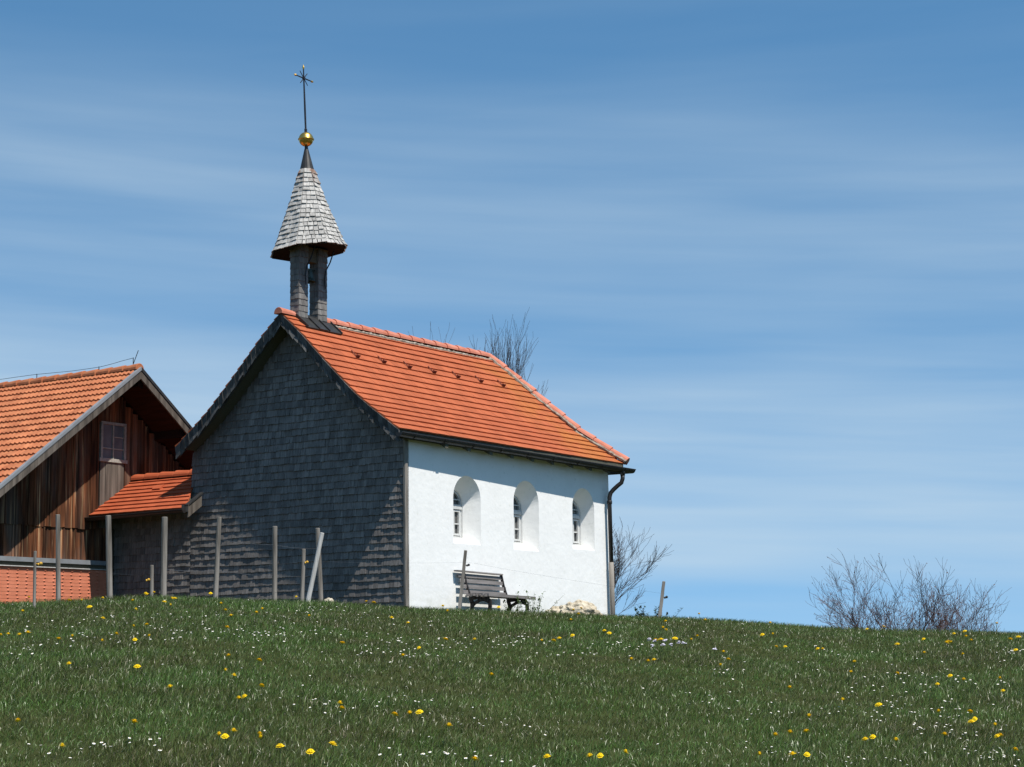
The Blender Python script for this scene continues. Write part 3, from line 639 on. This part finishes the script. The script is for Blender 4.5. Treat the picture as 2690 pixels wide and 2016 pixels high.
mb = MB(); c0, c1, z0, z1 = HOLE
for q in ((c0, c0+.05, z0, z1), (c1-.05, c1, z0, z1)): mb.box(q[0], q[1], BV-.075, BV-.02, q[2], q[3])
mb.box(c0-.03, c1+.03, BV-.085, BV-.02, z0-.03, z0+.035); mb.box(c0, c1, BV-.075, BV-.02, z1-.03, z1+.02)
mu = (c0+c1)/2; mb.box(mu-.016, mu+.016, BV-.065, BV-.04, z0, z1); mb.box(c0, c1, BV-.062, BV-.042, z0+.215, z0+.235); mb.box(mu, c1, BV-.062, BV-.042, z0+.44, z0+.455)
bw = mb.build('window', M['bar'], ba); m2 = MB(); m2.box(c0+.03, c1-.03, BV-.045, BV-.03, z0+.02, z1-.02); m2.build('pane', M['barnglass'], bw)
mb = MB(); mb.box(-5.2, -.205, BV-.14, BV-.02, 1.905, 1.985); mb.build('fascia', M['zinc'], ba)
mb = MB(); mb.box(-5.2, -.21, BV-.09, BV+.0, 1.835, 1.90); mb.build('drip_board', M['soffit'], ba)
mb = MB(); mb.box(-5.2, -.205, BV-.125, BV-.0, 1.818, 1.834); mb.build('drip_edge', M['palepost'], ba)
# tile-hung apron: rows of small noses
mb = MB(); rows = 24; rh = .062
for i in range(rows):
    z1 = 1.815-i*rh; z0 = z1-rh; v0 = BV-.085
    ncol = 26
    for c in range(ncol):
        ur = -.205-c*.21-(.012*i if False else 0); ul = ur-.21
        mb.hexa([(ul, v0-.003, z0-.003), (ur, v0-.003, z0+.002), (ur, v0+.05, z0+.002), (ul, v0+.05, z0-.003), (ul, v0, z1), (ur, v0, z1), (ur, v0+.05, z1), (ul, v0+.05, z1)])
        x = ur-.06-(.018 if i % 2 else 0)+random.uniform(-.006, .006); zz = z0+.012
        mb.lathe([(.001, .024), (.010, .018), (.018, .008), (.019, 0), (.012, -.008), (.001, -.011)], (x, v0-.001, zz), 8, Matrix.Diagonal((1.5, .75, .8)))
mb.build('tile_apron', M['hung_tile'], ba)
# barn roof: wavy interlocking tiles
def wavy(mb, sgn, rows, ex, v0, v1, dv):
    t = Vector((sgn*1/math.hypot(1, SLP), 0, -SLP/math.hypot(1, SLP))); n = Vector((sgn*SLP/math.hypot(1, SLP), 0, 1/math.hypot(1, SLP)))
    k = int((v1-v0)/dv); per = .112
    for i in range(rows):
        a = Vector((AU, 0, AZT))+t*(i*ex-.02); b = Vector((AU, 0, AZT))+t*((i+1)*ex)
        tile = round(.224/dv); j = 0
        while j < k:
            m = min(tile, k-j); vs = []; off = random.uniform(-.004, .004); oz = random.uniform(-.002, .003)
            for q in range(m+1):
                v = v0+(j+q)*dv; h = .014*(1-abs(math.sin(math.pi*v/per))**.8*1.0)+.002; h2 = .016+.016*math.cos(2*math.pi*v/per)
                for P, hh in ((a, h2*.9-.01), (b+t*off, h2+.026+oz), (b+t*off, h2-.02)): vs.append(P+Vector((0, v, 0))+n*hh)
            mb.add(vs, [(3*q+r_, 3*q+r_+1, 3*q+r_+4, 3*q+r_+3) for q in range(m) for r_ in (0, 1)]); j += m
mb = MB(); wavy(mb, -1, 23, .232, BF+.05, 12.5, .028); wavy(mb, 1, 22, .232, BF+.05, 12.5, .056)
br = mb.build('roof', M['barn_tile'], ba)
mb = MB()
for sgn in (-1, 1):
    q = lambda u, z, v: (AU+sgn*u, v, z)
    for (a0, a1, hz0, hz1, vA, vB) in ((0.0, 5.2, -.11, -.03, BF+.04, BE),):
        mb.hexa([q(a0, AZT-SLP*a0+hz0, vA), q(a1, AZT-SLP*a1+hz0, vA), q(a1, AZT-SLP*a1+hz0, vB), q(a0, AZT-SLP*a0+hz0, vB), q(a0, AZT-SLP*a0+hz1, vA), q(a1, AZT-SLP*a1+hz1, vA), q(a1, AZT-SLP*a1+hz1, vB), q(a0, AZT-SLP*a0+hz1, vB)])
    for k in range(5): # purlins carrying the overhang
        a = .05+k*1.15; mb.hexa([q(a, AZT-SLP*a-.27, BF+.12), q(a+.12, AZT-SLP*a-.27-.05, BF+.12), q(a+.12, AZT-SLP*a-.27-.05, BV), q(a, AZT-SLP*a-.27, BV), q(a, AZT-SLP*a-.112, BF+.12), q(a+.12, AZT-SLP*a-.20, BF+.12), q(a+.12, AZT-SLP*a-.20, BV), q(a, AZT-SLP*a-.112, BV)])
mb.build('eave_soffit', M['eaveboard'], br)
def slopebox(mb, sgn, a0, a1, h0, h1, vA, vB):
    q = lambda u, h, v: (AU+sgn*u, v, AZT-SLP*u+h)
    mb.hexa([q(a0, h0, vA), q(a1, h0, vA), q(a1, h0, vB), q(a0, h0, vB), q(a0, h1, vA), q(a1, h1, vA), q(a1, h1, vB), q(a0, h1, vB)])
for sgn in (-1, 1):
    mb = MB(); slopebox(mb, sgn, .0, 5.3, -.185, -.035, BF, BF+.035); bb = mb.build('barge_board', M['greyboard'], br)
    m2 = MB(); slopebox(m2, sgn, .0, 5.3, -.03, .035, BF-.015, BF+.06); m2.build('verge_capping', M['zinc'] if sgn < 0 else M['flash'], bb)
for m in ridge_run(MB(), (AU, BF+.06, AZT-.0), (AU, 12.5, AZT-.0), .36, .10, (0, 0, 1)): m.build('ridge_tile', M['barn_tile'], br)
mb = MB(); pts = []
LW = [(6.15, .17), (6.4, .15), (6.7, .115), (7.0, .09), (7.3, .085), (7.8, .085), (8.3, .10), (8.8, .115), (9.4, .115), (10.2, .11), (12, .11)]
for i in range(60): v = 6.15+i*.098; pts.append((AU, v, AZT+.05+float(np.interp(v, *zip(*LW)))))
mb.tube(pts, .0045, 5)
for v in (6.15, 7.05, 8.75, 11.0): mb.tube([(AU, v, AZT+.06), (AU, v, AZT+.06+float(np.interp(v, *zip(*LW))))], .008, 5)
mb.tube([(AU, 6.15, AZT+.1), (AU+.03, 6.05, AZT+.36)], .007, 5); mb.build('lightning_wire', M['iron'], br)

# ------------------------------------------------------------------ bench against the chapel wall (chapel axes, feet a little sunk)
bu, bv = 1.95, -.38
be = uvthing('bench', 'weathered grey slatted garden bench against the white chapel wall', 'bench', bu, bv, .70)
be.rotation_euler = (0, R(1.0), ROT)
SZ = 1.19; u0, u1 = 1.34, 2.66
slats = [(-.115, 1.20, .075, -.2), (-.13, 1.30, .075, -.2), (-.118, 1.395, .075, -.12), (-.10, 1.485, .075, -.05), (-.078, 1.565, .05, .2)]
mb = MB()
for v, z, h, tl in [(-.185, 1.235, .066, .12), (-.148, 1.335, .066, .10), (-.115, 1.432, .064, .08), (-.085, 1.522, .062, .06)]:
    mb.obox((u0+random.uniform(0, .02), v, z-h/2), (u1-u0+random.uniform(-.01, .02), 0, random.uniform(-.006, .006)), (0, .018, 0), (0, tl*h, h))
mb.obox((u0-.06, -.125, 1.585), (u1-u0+.03, 0, -.004), (0, .095, .0), (0, .006, .022))
mb.build('backrest', M['bench'], be)
mb = MB()
for k, v in enumerate((-.32, -.43, -.55, -.67)):
    ul = u0+.03+(.0 if k < 2 else .04); n = 6; uu = [ul]+[ul+(u1+.16-ul)*i/n for i in range(1, n+1)]
    mb.obox((ul, v, SZ-.03-.012*(k == 3)), (u1+.17-ul+random.uniform(-.03, .03), 0, 0), (0, .095, 0), (0, 0, .046))
    # frayed, rotten plank ends on the near side
    for q in range(3): mb.obox((ul-random.uniform(.04, .12), v+.01+q*.028, SZ-.03-random.uniform(.0, .02)), (random.uniform(.05, .12), 0, random.uniform(-.01, .02)), (0, .02, 0), (0, 0, .030))
mb.build('seat', M['bench'], be)
for u in (u0+.17, u1-.02):
    mb = MB()
    def strap(pts, w=.030, t=.055):
        for a, b in zip(pts, pts[1:]):
            a, b = Vector((u, *a)), Vector((u, *b)); d = (b-a).normalized(); nn = Vector((0, -d.z, d.y))
            mb.obox(a-Vector((w/2, 0, 0))-nn*t/2-d*.012, (w, 0, 0), nn*t, b-a+d*.024)
    strap([(-.60, .60), (-.60, .80), (-.625, .98), (-.62, 1.07), (-.56, 1.125), (-.46, 1.14), (-.34, 1.14), (-.24, 1.13)], .032, .06)
    strap([(-.06, .60), (-.13, .76), (-.21, .88), (-.25, .97), (-.25, 1.05), (-.22, 1.13)], .032, .06)
    strap([(-.23, 1.12), (-.17, 1.25), (-.115, 1.40), (-.07, 1.57)], .03, .045)
    strap([(-.60, 1.06), (-.50, 1.10), (-.40, 1.09), (-.30, 1.04), (-.24, .98)], .03, .05)
    mb.build('leg', M['castiron'], be)

# ------------------------------------------------------------------ fences
def post(label, top, bot, r, m='post', n=10, square=False, insul=None, ins_m='insul'):
    top, bot = Vector(top), Vector(bot); g = gz(bot.x, bot.y); d = (top-bot).normalized(); k = (bot.z-g)/max(d.z, .1); foot = bot-d*(k+.06)
    t = thing('fence_post', label, 'fence post', (foot.x, foot.y, g)); off = (foot.x, foot.y, g)
    OFF[t.name] = off; mb = MB(); L = (top-foot).length; pts = [foot.lerp(top, i/7)+Vector((random.uniform(-.0015, .0015), random.uniform(-.0015, .0015), 0)) for i in range(8)]; pts[-1] = top
    rr = [r*(1.08-.12*i/7)*random.uniform(.97, 1.03) for i in range(8)]
    mb.tube(pts+[top+d*.006], rr+[rr[-1]*.8], 4 if square else n)
    mb.build('pole', M[m], t)
    if insul:
        p = foot.lerp(top, insul[0])+Vector((insul[1], -.02, 0)); m2 = MB()
        m2.tube([foot.lerp(top, insul[0]), p], .006, 5); m2.lathe([(.006, -.03), (.018, -.022), (.012, -.006), (.020, .008), (.016, .024), (.004, .03)], p, 10, Matrix.Rotation(R(70), 3, 'Y'))
        m2.build('insulator', M[ins_m], t)
    return t
PG = 'fence posts along the meadow edge'
post('thin short round post at far left before the orange tiles, yellow insulator on it', (-5.711, 23, 1.41), (-5.707, 23, .75), .018, insul=(.80, .065))
post('tall thin round post in front of the dark barn boards', (-6.042, 25.5, 2.043), (-6.012, 25.5, .914), .030)
post('tall thick round post in front of the barn corner, left end of the link', (-5.478, 26, 2.062), (-5.44, 26, .972), .039)
post('short stub post with yellow insulator before the shingled link', (-4.974, 26.5, 1.413), (-4.968, 26.5, 1.015), .026, insul=(.66, -.05))
post('tall straight round post in front of the shingled link', (-4.805, 26.5, 2.072), (-4.809, 26.5, .981), .041)
post('tall post leaning right, tied with wire, at the left edge of the shingled gable', (-4.129, 27, 2.101), (-4.176, 27, .939), .034)
post('straight round post before the middle of the shingled gable', (-3.473, 28, 2.034), (-3.474, 28, .95), .036)
post('shorter post with yellow insulator beside the leaning pale stake', (-3.054, 28, 1.699), (-3.079, 28, .945), .030, insul=(.80, .05))
post('pale split stake leaning against a grey post', (-2.846, 28.6, 1.972), (-3.056, 28.6, .964), .034, 'palepost')
post('grey round post behind the leaning pale stake', (-2.955, 29, 2.07), (-2.905, 29, 1.009), .036)
post('thin squared post leaning right in front of the bench', (-.741, 29.5, 1.737), (-.84, 29.5, .894), .034, square=True, insul=(.80, .06), ins_m='black')
post('lone squared post leaning right against the sky right of the chapel', (2.161, 28, 1.164), (2.096, 28, .712), .032, square=True, insul=(.66, .055), ins_m='black')
def wire(name, label, pts, r, sag, barbs=False):
    mb = MB(); P = []
    for a, b in zip(pts, pts[1:]):
        a, b = Vector(a), Vector(b); n = 14
        for i in range(n): k = i/n; P.append(a.lerp(b, k)-Vector((0, 0, sag*4*k*(1-k)-(random.uniform(-.003, .003) if barbs else 0))))
    P.append(Vector(pts[-1])); mb.tube(P, r, 4)
    if barbs:
        for i in range(2, len(P)-1, 2):
            d = Vector((random.uniform(-1, 1), 0, random.uniform(-1, 1))).normalized()*.014; mb.tube([P[i]-d, P[i]+d], .0016, 3)
    c = Vector(pts[0]); o = mb.build(name, M['wire'], off=c); o.location = c; tag(o, label, 'wire')
wire('barbed_wire', 'upper strand of barbed wire between the tall posts before the shingled gable', [(-4.14, 27, 1.80), (-3.475, 28, 1.77), (-2.95, 29, 1.77)], .0030, .02, True)
wire('barbed_wire', 'lower strand of barbed wire between the tall posts before the shingled gable', [(-4.80, 26.5, 1.36), (-4.16, 27, 1.36), (-3.475, 28, 1.32), (-2.92, 29, 1.37)], .0026, .015, True)
wire('electric_wire', 'thin electric fence wire running past the bench post to the lone right post', [(-5.65, 23, 1.27), (-5.02, 26.5, 1.27), (-3.0, 28, 1.53), (-.70, 29.5, 1.56), (2.17, 28, .99)], .0009, .02)

# ------------------------------------------------------------------ stones
def rock(name, label, c, s, seed, rotz=0, sub=4):
    bm = bmesh.new(); bmesh.ops.create_icosphere(bm, subdivisions=sub, radius=1); rr = np.random.default_rng(seed); fr = rr.normal(0, 1, (14, 3)); ph = rr.random(14)*6.28
    for v in bm.verts:
        p = np.array(v.co); d = sum((.20/(1+.45*i))*math.sin(float(fr[i] @ p)*(1.2+.5*i)+ph[i]) for i in range(14))
        if sub > 4: d += .30*noise.turbulence(Vector(p)*1.7+Vector((seed, 0, 0)), 5, False)-.16+.10*(noise.voronoi(Vector(p)*4.2)[0][0]-.35)
        d = d*.8+.09*abs(math.sin(9*p[0]+ph[1])*math.sin(8*p[1]+7*p[2]+ph[2])); q = p*(1+d); v.co = Vector((q[0]*s[0], q[1]*s[1], q[2]*s[2]))
    me = bpy.data.meshes.new(name); bm.to_mesh(me); bm.free(); me.materials.append(M['rock'])
    o = bpy.data.objects.new(name, me); C.objects.link(o); o.location = c; o.rotation_euler = (0, 0, rotz); return tag(o, label, 'stone')
rock('boulder', 'large pale limestone boulder lying at the foot of the white wall', (.98, 33.4, .80), (.45, .30, .27), 3, .1, 5)
rock('stone', 'small pale rounded stone in the grass beside the leaning stake', (-2.70, 28.0, .92), (.075, .06, .06), 11)

# ------------------------------------------------------------------ bare trees and shrubs
def branch(mb, tips, p, d, L, r, depth, up=.25, wig=.16, rmin=.0028, nchild=(3, 5), spread=.65):
    n = 5 if depth > 1 else 4; pts = [Vector(p)]; d = Vector(d).normalized(); rad = [r]
    for i in range(n):
        d = (d+Vector((random.gauss(0, wig), random.gauss(0, wig), random.gauss(0, wig)*.7+up*.22))).normalized(); pts.append(pts[-1]+d*(L/n)); rad.append(max(rmin, r*(1-.62*(i+1)/n)))
    mb.tube(pts, rad, 6 if r > .02 else (4 if r > .008 else 3), cap=False)
    if depth == 0: tips.append((pts[-1], d)); return
    k = random.randint(*nchild)
    for i in range(k):
        t = random.uniform(.25, 1)*n; j = min(int(t), n-1); q = pts[j].lerp(pts[j+1], t-j); dd = (pts[j+1]-pts[j]).normalized()
        s = dd.orthogonal().normalized(); s = Matrix.Rotation(random.uniform(0, 6.283), 3, dd) @ s
        branch(mb, tips, q, dd+s*random.uniform(spread*.6, spread*1.3), L*random.uniform(.45, .72), max(rmin, rad[j]*random.uniform(.45, .65)), depth-1, up, wig, rmin, nchild, spread)
    branch(mb, tips, pts[-1], d, L*.6, rad[-1], depth-1, up, wig, rmin, nchild, spread)
def bare(name, label, cat, x, y, stems, m, leaves=0, trunk=None, nc=(3, 5)):
    z = gz(x, y)-.05; t = thing(name, label, cat, (x, y, z)); OFF[t.name] = (x, y, z); tips = []
    tm = MB(); mb = MB()
    for (dx, dy, d, L, r, dep, up, spread) in stems: branch(mb, tips, (x+dx, y+dy, z+(trunk or 0)), d, L, r, dep, up, .15, .0030, nc, spread)
    if trunk: tm.tube([(x, y, z), (x+.03, y, z+trunk*.5), (x, y, z+trunk+.1)], [.15, .12, .10], 10); tm.build('trunk', M[m], t)
    mb.build('branches', M[m], t)
    if leaves:
        l = MB()
        for p, d in random.sample(tips, min(leaves, len(tips))):
            s = random.uniform(.012, .026); a = Vector((random.gauss(0, 1), random.gauss(0, 1), random.gauss(0, 1))).normalized()*s; b = a.orthogonal().normalized()*s*.7; l.add([p-a, p+b, p+a, p-b], [(0, 1, 2, 3)])
        l.build('dry_leaves', M['dryleaf'], t)
    return t
random.seed(21)
st = [(0, 0, (random.uniform(-.03, .14), random.uniform(-.3, .3), 1), random.uniform(2.45, 2.84), .055, 3, .8, .22) for i in range(9)]+[(.1, 0, (random.uniform(.16, .46), random.uniform(-.3, .3), 1), random.uniform(1.6, 2.1), .05, 3, .5, .36) for i in range(8)]
bare('bare_tree', 'leafless tree whose top shows above the chapel roof ridge', 'tree', -.84, 45.5, st, 'bark', trunk=1.7, nc=(4, 6))
st = [(random.uniform(-.2, .2), random.uniform(-.3, .3), (random.uniform(-.2, .62), random.uniform(-.3, .3), random.uniform(.7, 1)), random.uniform(.95, 1.5), .024, 3, .3, .45) for i in range(15)]
bare('bare_shrub', 'leafless shrub fanning out behind the chapel downpipe', 'shrub', 1.66, 41.5, st, 'bark', nc=(3, 5))
def fan(n, w, lean, L, r, dep=3):
    o = []
    for i in range(n):
        k = (i+.5)/n*2-1+random.uniform(-.12, .12); o.append((k*w*.5, random.uniform(-.3, .3), (k*lean+random.uniform(-.15, .15), random.uniform(-.3, .3), 1), L*random.uniform(.62, 1.08)*(1-.22*abs(k)), r*random.uniform(.7, 1.1), dep, .12, .6))
    return o
bare('bare_bush', 'broad leafless bush on the skyline, left one of the pair at right', 'bush', 8.75, 45, fan(22, 1.9, .50, 1.62, .026), 'redbark', 260, nc=(3, 4))
bare('bare_bush', 'narrower leafless bush on the skyline, right one of the pair at right', 'bush', 10.25, 46, fan(20, 1.9, .5, 1.36, .024), 'redbark', 200, nc=(3, 4))
bare('bare_bush', 'low sparse leafless twigs on the skyline left of the bushes', 'bush', 6.75, 45, fan(7, .9, .9, .62, .012, 2), 'redbark', 60)

# small leafy plants
def herb(name, label, x, y, h, n, m, leafs, spread, flowers=0):
    z = gz(x, y); t = thing(name, label, 'plant', (x, y, z)); OFF[t.name] = (x, y, z); a = MB(); b = MB(); f = MB()
    for i in range(n):
        p = Vector((x+random.gauss(0, spread*.4), y+random.gauss(0, spread*.3), z-.02)); hh = h*random.uniform(.55, 1.05); tip = p+Vector((random.gauss(0, spread*.45), random.gauss(0, spread*.3), hh)); mid = p.lerp(tip, .5)+Vector((random.gauss(0, .02), 0, 0)); a.tube([p, mid, tip], [.004, .0035, .002], 4)
        for j in range(leafs):
            q = p.lerp(tip, random.uniform(.25, 1)); d = Vector((random.gauss(0, 1), random.gauss(0, 1), random.gauss(.1, .5))).normalized(); s = random.uniform(.03, .065); w_ = d.cross(Vector((0, 0, 1))).normalized()*s*.3; b.add([q, q+d*s*.5+w_, q+d*s, q+d*s*.5-w_], [(0, 1, 2, 3)])
        if flowers:
            for j in range(flowers):
                q = tip+Vector((random.gauss(0, .03), random.gauss(0, .03), random.gauss(-.02, .03))); f = MB(); f.lathe([(.002, -.008), (.011, 0), (.002, .006)], q, 6); f.build('flower', M['white'], t)
    a.build('stems', M['stem'], t); b.build('leaves', M[m], t)
herb('leafy_plant', 'light green leafy plant with tiny white flowers between bench and boulder', .27, 33.3, .64, 24, 'leaf', 16, .34, 1)
herb('leafy_plant', 'dark leafy plant at the right foot of the bench', -.08, 32.9, .40, 12, 'darkleaf', 14, .2)
herb('dark_plant', 'small dark evergreen sprigs at the foot of the lone right post', 2.12, 30.2, .34, 22, 'darkleaf', 22, .34)

# ------------------------------------------------------------------ flowers
DAND = [(-6.08,24.23), (-4.84,19.02), (-5.05,21.98), (-4.73,21.16), (-4.11,18.74), (-4.45,20.83), (-3.71,17.48), (-4.0,20.24), (-3.55,18.21), (-4.35,22.84), (-4.18,22.05), (-4.23,22.6), (-3.61,19.99), (-3.4,19.1), (-3.7,20.98), (-3.62,20.63), (-3.55,22.58), (-2.94,19.34), (-2.78,18.6), (-2.61,17.76), (-2.39,18.04), (-2.44,18.73), (-2.55,22.66), (-1.86,17.45), (-3.11,15.82), (-3.02,15.89), (-2.32,15.72), (-4.01,15.36), (-3.87,15.19), (-3.86,15.31), (-3.5,14.88), (-3.43,15.01), (-3.02,14.75), (-2.7,14.32), (-2.73,13.93), (-2.98,13.99), (-1.31,14.68), (-1.94,13.12), (-1.69,12.88), (-2.84,12.38), (-2.32,11.93), (-1.77,11.87), (-1.72,11.91), (-1.95,10.95), (-1.46,11.22), (-1.48,10.43), (-1.45,10.46), (-0.93,10.21), (-0.92,10.25), (-2.5,9.8), (-1.84,9.47), (-1.37,9.02), (-1.33,8.92), (-1.32,9.07), (-1.21,9.21), (-1.19,9.07), (-0.82,8.87), (-1.05,8.72), (-0.9,8.54), (-2.03,8.71), (-4.12,15.54), (-1.79,23.29), (-1.62,22.34), (-0.82,22.21), (-0.19,22.55), (-0.71,20.05), (-1.17,18.48), (-0.99,17.8), (-0.56,15.83), (-0.33,15.85), (-0.71,14.41), (-0.78,13.46), (-0.16,12.66), (0.21,16.05), (0.32,15.97), (0.37,16.19), (0.49,16.54), (0.67,22.39), (0.72,22.08), (0.56,19.7), (0.82,23.75), (0.82,17.78), (0.83,17.18), (0.84,14.13), (0.98,14.4), (1.02,14.45), (1.2,16.59), (1.25,16.63), (1.38,16.86), (1.37,18.07), (1.42,18.29), (1.55,20.08), (-0.62,10.07), (-0.55,10.12), (-0.5,10.14), (-0.34,9.63), (-0.19,8.81), (0.33,9.04), (0.52,9.19), (0.14,8.87), (0.38,8.93), (2.01,20.66), (2.92,22.19), (1.67,17.84), (1.57,17.19), (2.49,18.76), (2.33,18.29), (1.65,15.47), (1.65,15.11), (1.52,14.48), (2.32,17.22), (2.39,17.2), (2.67,17.13), (2.68,17.04), (2.3,24.2), (3.98,22.03), (4.39,23.05), (3.57,18.15), (4.06,19.3), (3.56,16.96), (4.32,19.43), (4.3,19.22), (4.24,19.02), (4.67,20.66), (4.98,21.48), (4.6,19.81), (4.63,19.74), (3.95,17.2), (5.06,19.81), (5.23,20.18), (4.6,17.87), (6.18,24.93), (2.54,14.75), (2.77,15.96), (2.87,14.61), (2.96,13.68), (3.2,14.34), (3.21,13.96), (3.63,14.62), (3.34,13.41), (1.85,13.09), (2.07,12.36), (2.24,12.04), (1.66,11.12), (1.48,10.59), (1.57,10.62), (1.38,10.35), (1.84,10.32), (1.89,10.38), (1.98,10.25), (2.35,10.75), (2.58,11.95), (2.77,11.93), (2.62,11.24), (2.66,11.35), (2.69,11.0), (2.66,10.77), (2.61,10.66), (2.58,10.11), (1.35,9.57), (1.41,9.54), (1.16,9.36)]
def flower_mesh(name, r, h, petals, seed):
    rr = random.Random(seed); mb = MB(); tx, ty = rr.uniform(-.4, .4), rr.uniform(-.5, .2)
    c = Vector((rr.uniform(-.012, .012), rr.uniform(-.012, .012), h)); mb.tube([(0, 0, -.01), (c.x*.4, c.y*.4, h*.5), c], [.0022, .002, .0018], 4); mb.mi = 1
    ax = Vector((tx, ty, 1)).normalized(); x = ax.orthogonal().normalized(); y = ax.cross(x)
    for ring, (rad, lift, k) in enumerate(((1.0, .06, petals), (.80, .34, petals-4), (.50, .54, petals-8))):
        for i in range(k):
            t = 2*math.pi*(i+rr.random()*.5)/k; d = x*math.cos(t)+y*math.sin(t); s = x*math.cos(t+1.57)+y*math.sin(t+1.57); q = rad*r*rr.uniform(.86, 1.08); b = c+ax*(.12*r)
            mb.add([b+d*.1*r, b+d*q*.55+s*q*.17+ax*lift*r*1.1, b+d*q+s*q*.11+ax*lift*r, b+d*q-s*q*.11+ax*lift*r, b+d*q*.55-s*q*.17+ax*lift*r*1.1], [(0, 1, 2, 3, 4)])
    mb.lathe([(.001, -.2*r), (.3*r, -.1*r), (.5*r, .2*r), (.4*r, .52*r), (.05*r, .62*r)], c, 8)
    return mb.mesh(name, [M['stem'], M['yellow']])
dm = [flower_mesh('dandelion', .0215, .082+.006*i, 18, i) for i in range(6)]
random.seed(5)
for i, (x, y) in enumerate(DAND):
    o = bpy.data.objects.new('dandelion', dm[i % 6]); C.objects.link(o); o.location = (x, y, gz(x, y)); s = (.90+.36*min(1, max(0, (y-9)/14)))*random.uniform(.72, 1.15); o.scale = (s, s, 1.0+.15*(y > 18)); o.rotation_euler = (0, 0, random.uniform(-.8, .8))
    tag(o, 'yellow dandelion in full bloom standing in the dark green meadow', 'dandelion', 'dandelions in the meadow')
def daisy_mb(mb, p, r, h, rr):
    p = Vector(p); c = p+Vector((rr.uniform(-.01, .01), rr.uniform(-.01, .01), h)); mb.mi = 0; mb.tube([p, c], [.0013, .0012], 3, cap=False); mb.mi = 1
    ax = Vector((rr.uniform(-.35, .35), rr.uniform(-.5, .1), 1)).normalized(); x = ax.orthogonal().normalized(); y = ax.cross(x); k = 9; n = len(mb.v); vs = [c-ax*.001]
    for i in range(k*2): t = math.pi*i/k; q = r*(1 if i % 2 == 0 else .80); vs.append(c+(x*math.cos(t)+y*math.sin(t))*q+ax*r*.12)
    mb.add(vs, [(0, 1+i, 1+(i+1) % (2*k)) for i in range(2*k)]); mb.mi = 2
    mb.add([c+ax*.003+(x*math.cos(t)+y*math.sin(t))*r*.32 for t in [math.pi*i/3 for i in range(6)]], [tuple(range(6))])
PATCH = [(-2.56, 15.88, .7, 1.0, 34), (-2.07, 16.12, .5, .9, 40), (-2.7, 14.78, .9, .6, 26), (-2.0, 20.2, .4, 1.4, 34), (-.83, 15.97, .5, .7, 36), (-.08, 16.95, .4, 1.1, 28), (-1.0, 14.44, .35, .7, 26), (-.32, 15.88, .3, .5, 14), (.44, 15.28, .3, .5, 18),
         (1.64, 11.94, .55, .45, 30), (2.4, 12.38, .45, .6, 40), (2.52, 11.32, .4, .9, 50), (1.55, 14.52, .12, .3, 14), (3.14, 14.7, .45, 1.1, 44), (4.83, 19.05, .3, 1.0, 24), (-1.97, 9.16, .34, .35, 24), (-3.56, 14.73, .3, .8, 26), (-1.07, 10.82, .18, .35, 22),
         (-.61, 11.37, .15, .25, 14), (-.05, 10.54, .25, .3, 16), (-.28, 9.12, .35, .2, 18), (1.54, 10.02, .45, .25, 26), (2.36, 10.2, .3, .3, 30), (.91, 16.3, .2, .6, 20), (-4.2, 17.5, .6, 1.2, 22), (-3.2, 18.5, .8, 1.2, 30), (-1.3, 18.8, .7, 1.2, 26), (1.6, 20, .8, 1.6, 10), (3.3, 17.5, .9, 1.4, 22), (2.6, 13.4, .6, .8, 34)]
rr = random.Random(9); pts = []
for cx_, cy_, sx, sy, n in PATCH:
    for i in range(n): pts.append((rr.gauss(cx_, sx*.62), rr.gauss(cy_, sy*.55)))
for i in range(110): y = 8.8*(24/8.8)**rr.random(); pts.append((rr.uniform(-.28, .28)*y, y))
pts = [p for p in pts if p[1] > 8 and abs(p[0]/p[1]) < .3]
def show(p): return abs(p[0]/p[1]) < .262 and p[1] > 9.3
pts.sort(key=lambda p: (not show(p), p[1]))
proto = []
for i in range(8): mb = MB(); daisy_mb(mb, (0, 0, -.005), .0062, .045+.004*(i % 4), rr); proto.append(mb.mesh('daisy', [M['stem'], M['white'], M['centre']]))
for i, (x, y) in enumerate(pts[:300]):
    o = bpy.data.objects.new('daisy', proto[i % 8]); C.objects.link(o); o.location = (x, y, gz(x, y)); s = rr.uniform(.75, 1.2)*(1 if y < 12 else 1.12); o.scale = (s, s, 1.1); o.rotation_euler = (0, 0, rr.uniform(-.6, .6))
    tag(o, 'small white daisy in the meadow grass', 'daisy', 'daisies in the meadow')
mb = MB()
for x, y in pts[300:]: daisy_mb(mb, (x, y, gz(x, y)-.005), .0080*rr.uniform(.8, 1.2), .058, rr)
o = mb.build('daisies', [M['stem'], M['white'], M['centre']]); kind(o, 'stuff'); o['label'] = 'many small white daisies dotted through the far meadow'; o['category'] = 'daisies'
# pale lilac flower heads in one loose group
for i, (x, y) in enumerate([(1.19, 16.55), (1.24, 16.3), (1.28, 16.6), (1.29, 16.15), (1.13, 16.0), (1.42, 16.9), (1.44, 16.6), (1.66, 16.2), (1.16, 16.75)]):
    mb = MB(); h = rr.uniform(.075, .10); mb.tube([(0, 0, -.01), (0, 0, h)], .002, 4); mb.mi = 1
    for j in range(9): a = rr.uniform(0, 6.28); d = rr.uniform(0, .02); mb.lathe([(.001, -.006), (.009, 0), (.001, .005)], (math.cos(a)*d, math.sin(a)*d, h+rr.uniform(-.008, .01)), 6)
    o = mb.build('cuckoo_flower', [M['stem'], M['lilac']]); o.location = (x, y, gz(x, y)); tag(o, 'pale lilac flower head in the loose group right of centre in the meadow', 'flower', 'pale lilac flowers in the meadow')
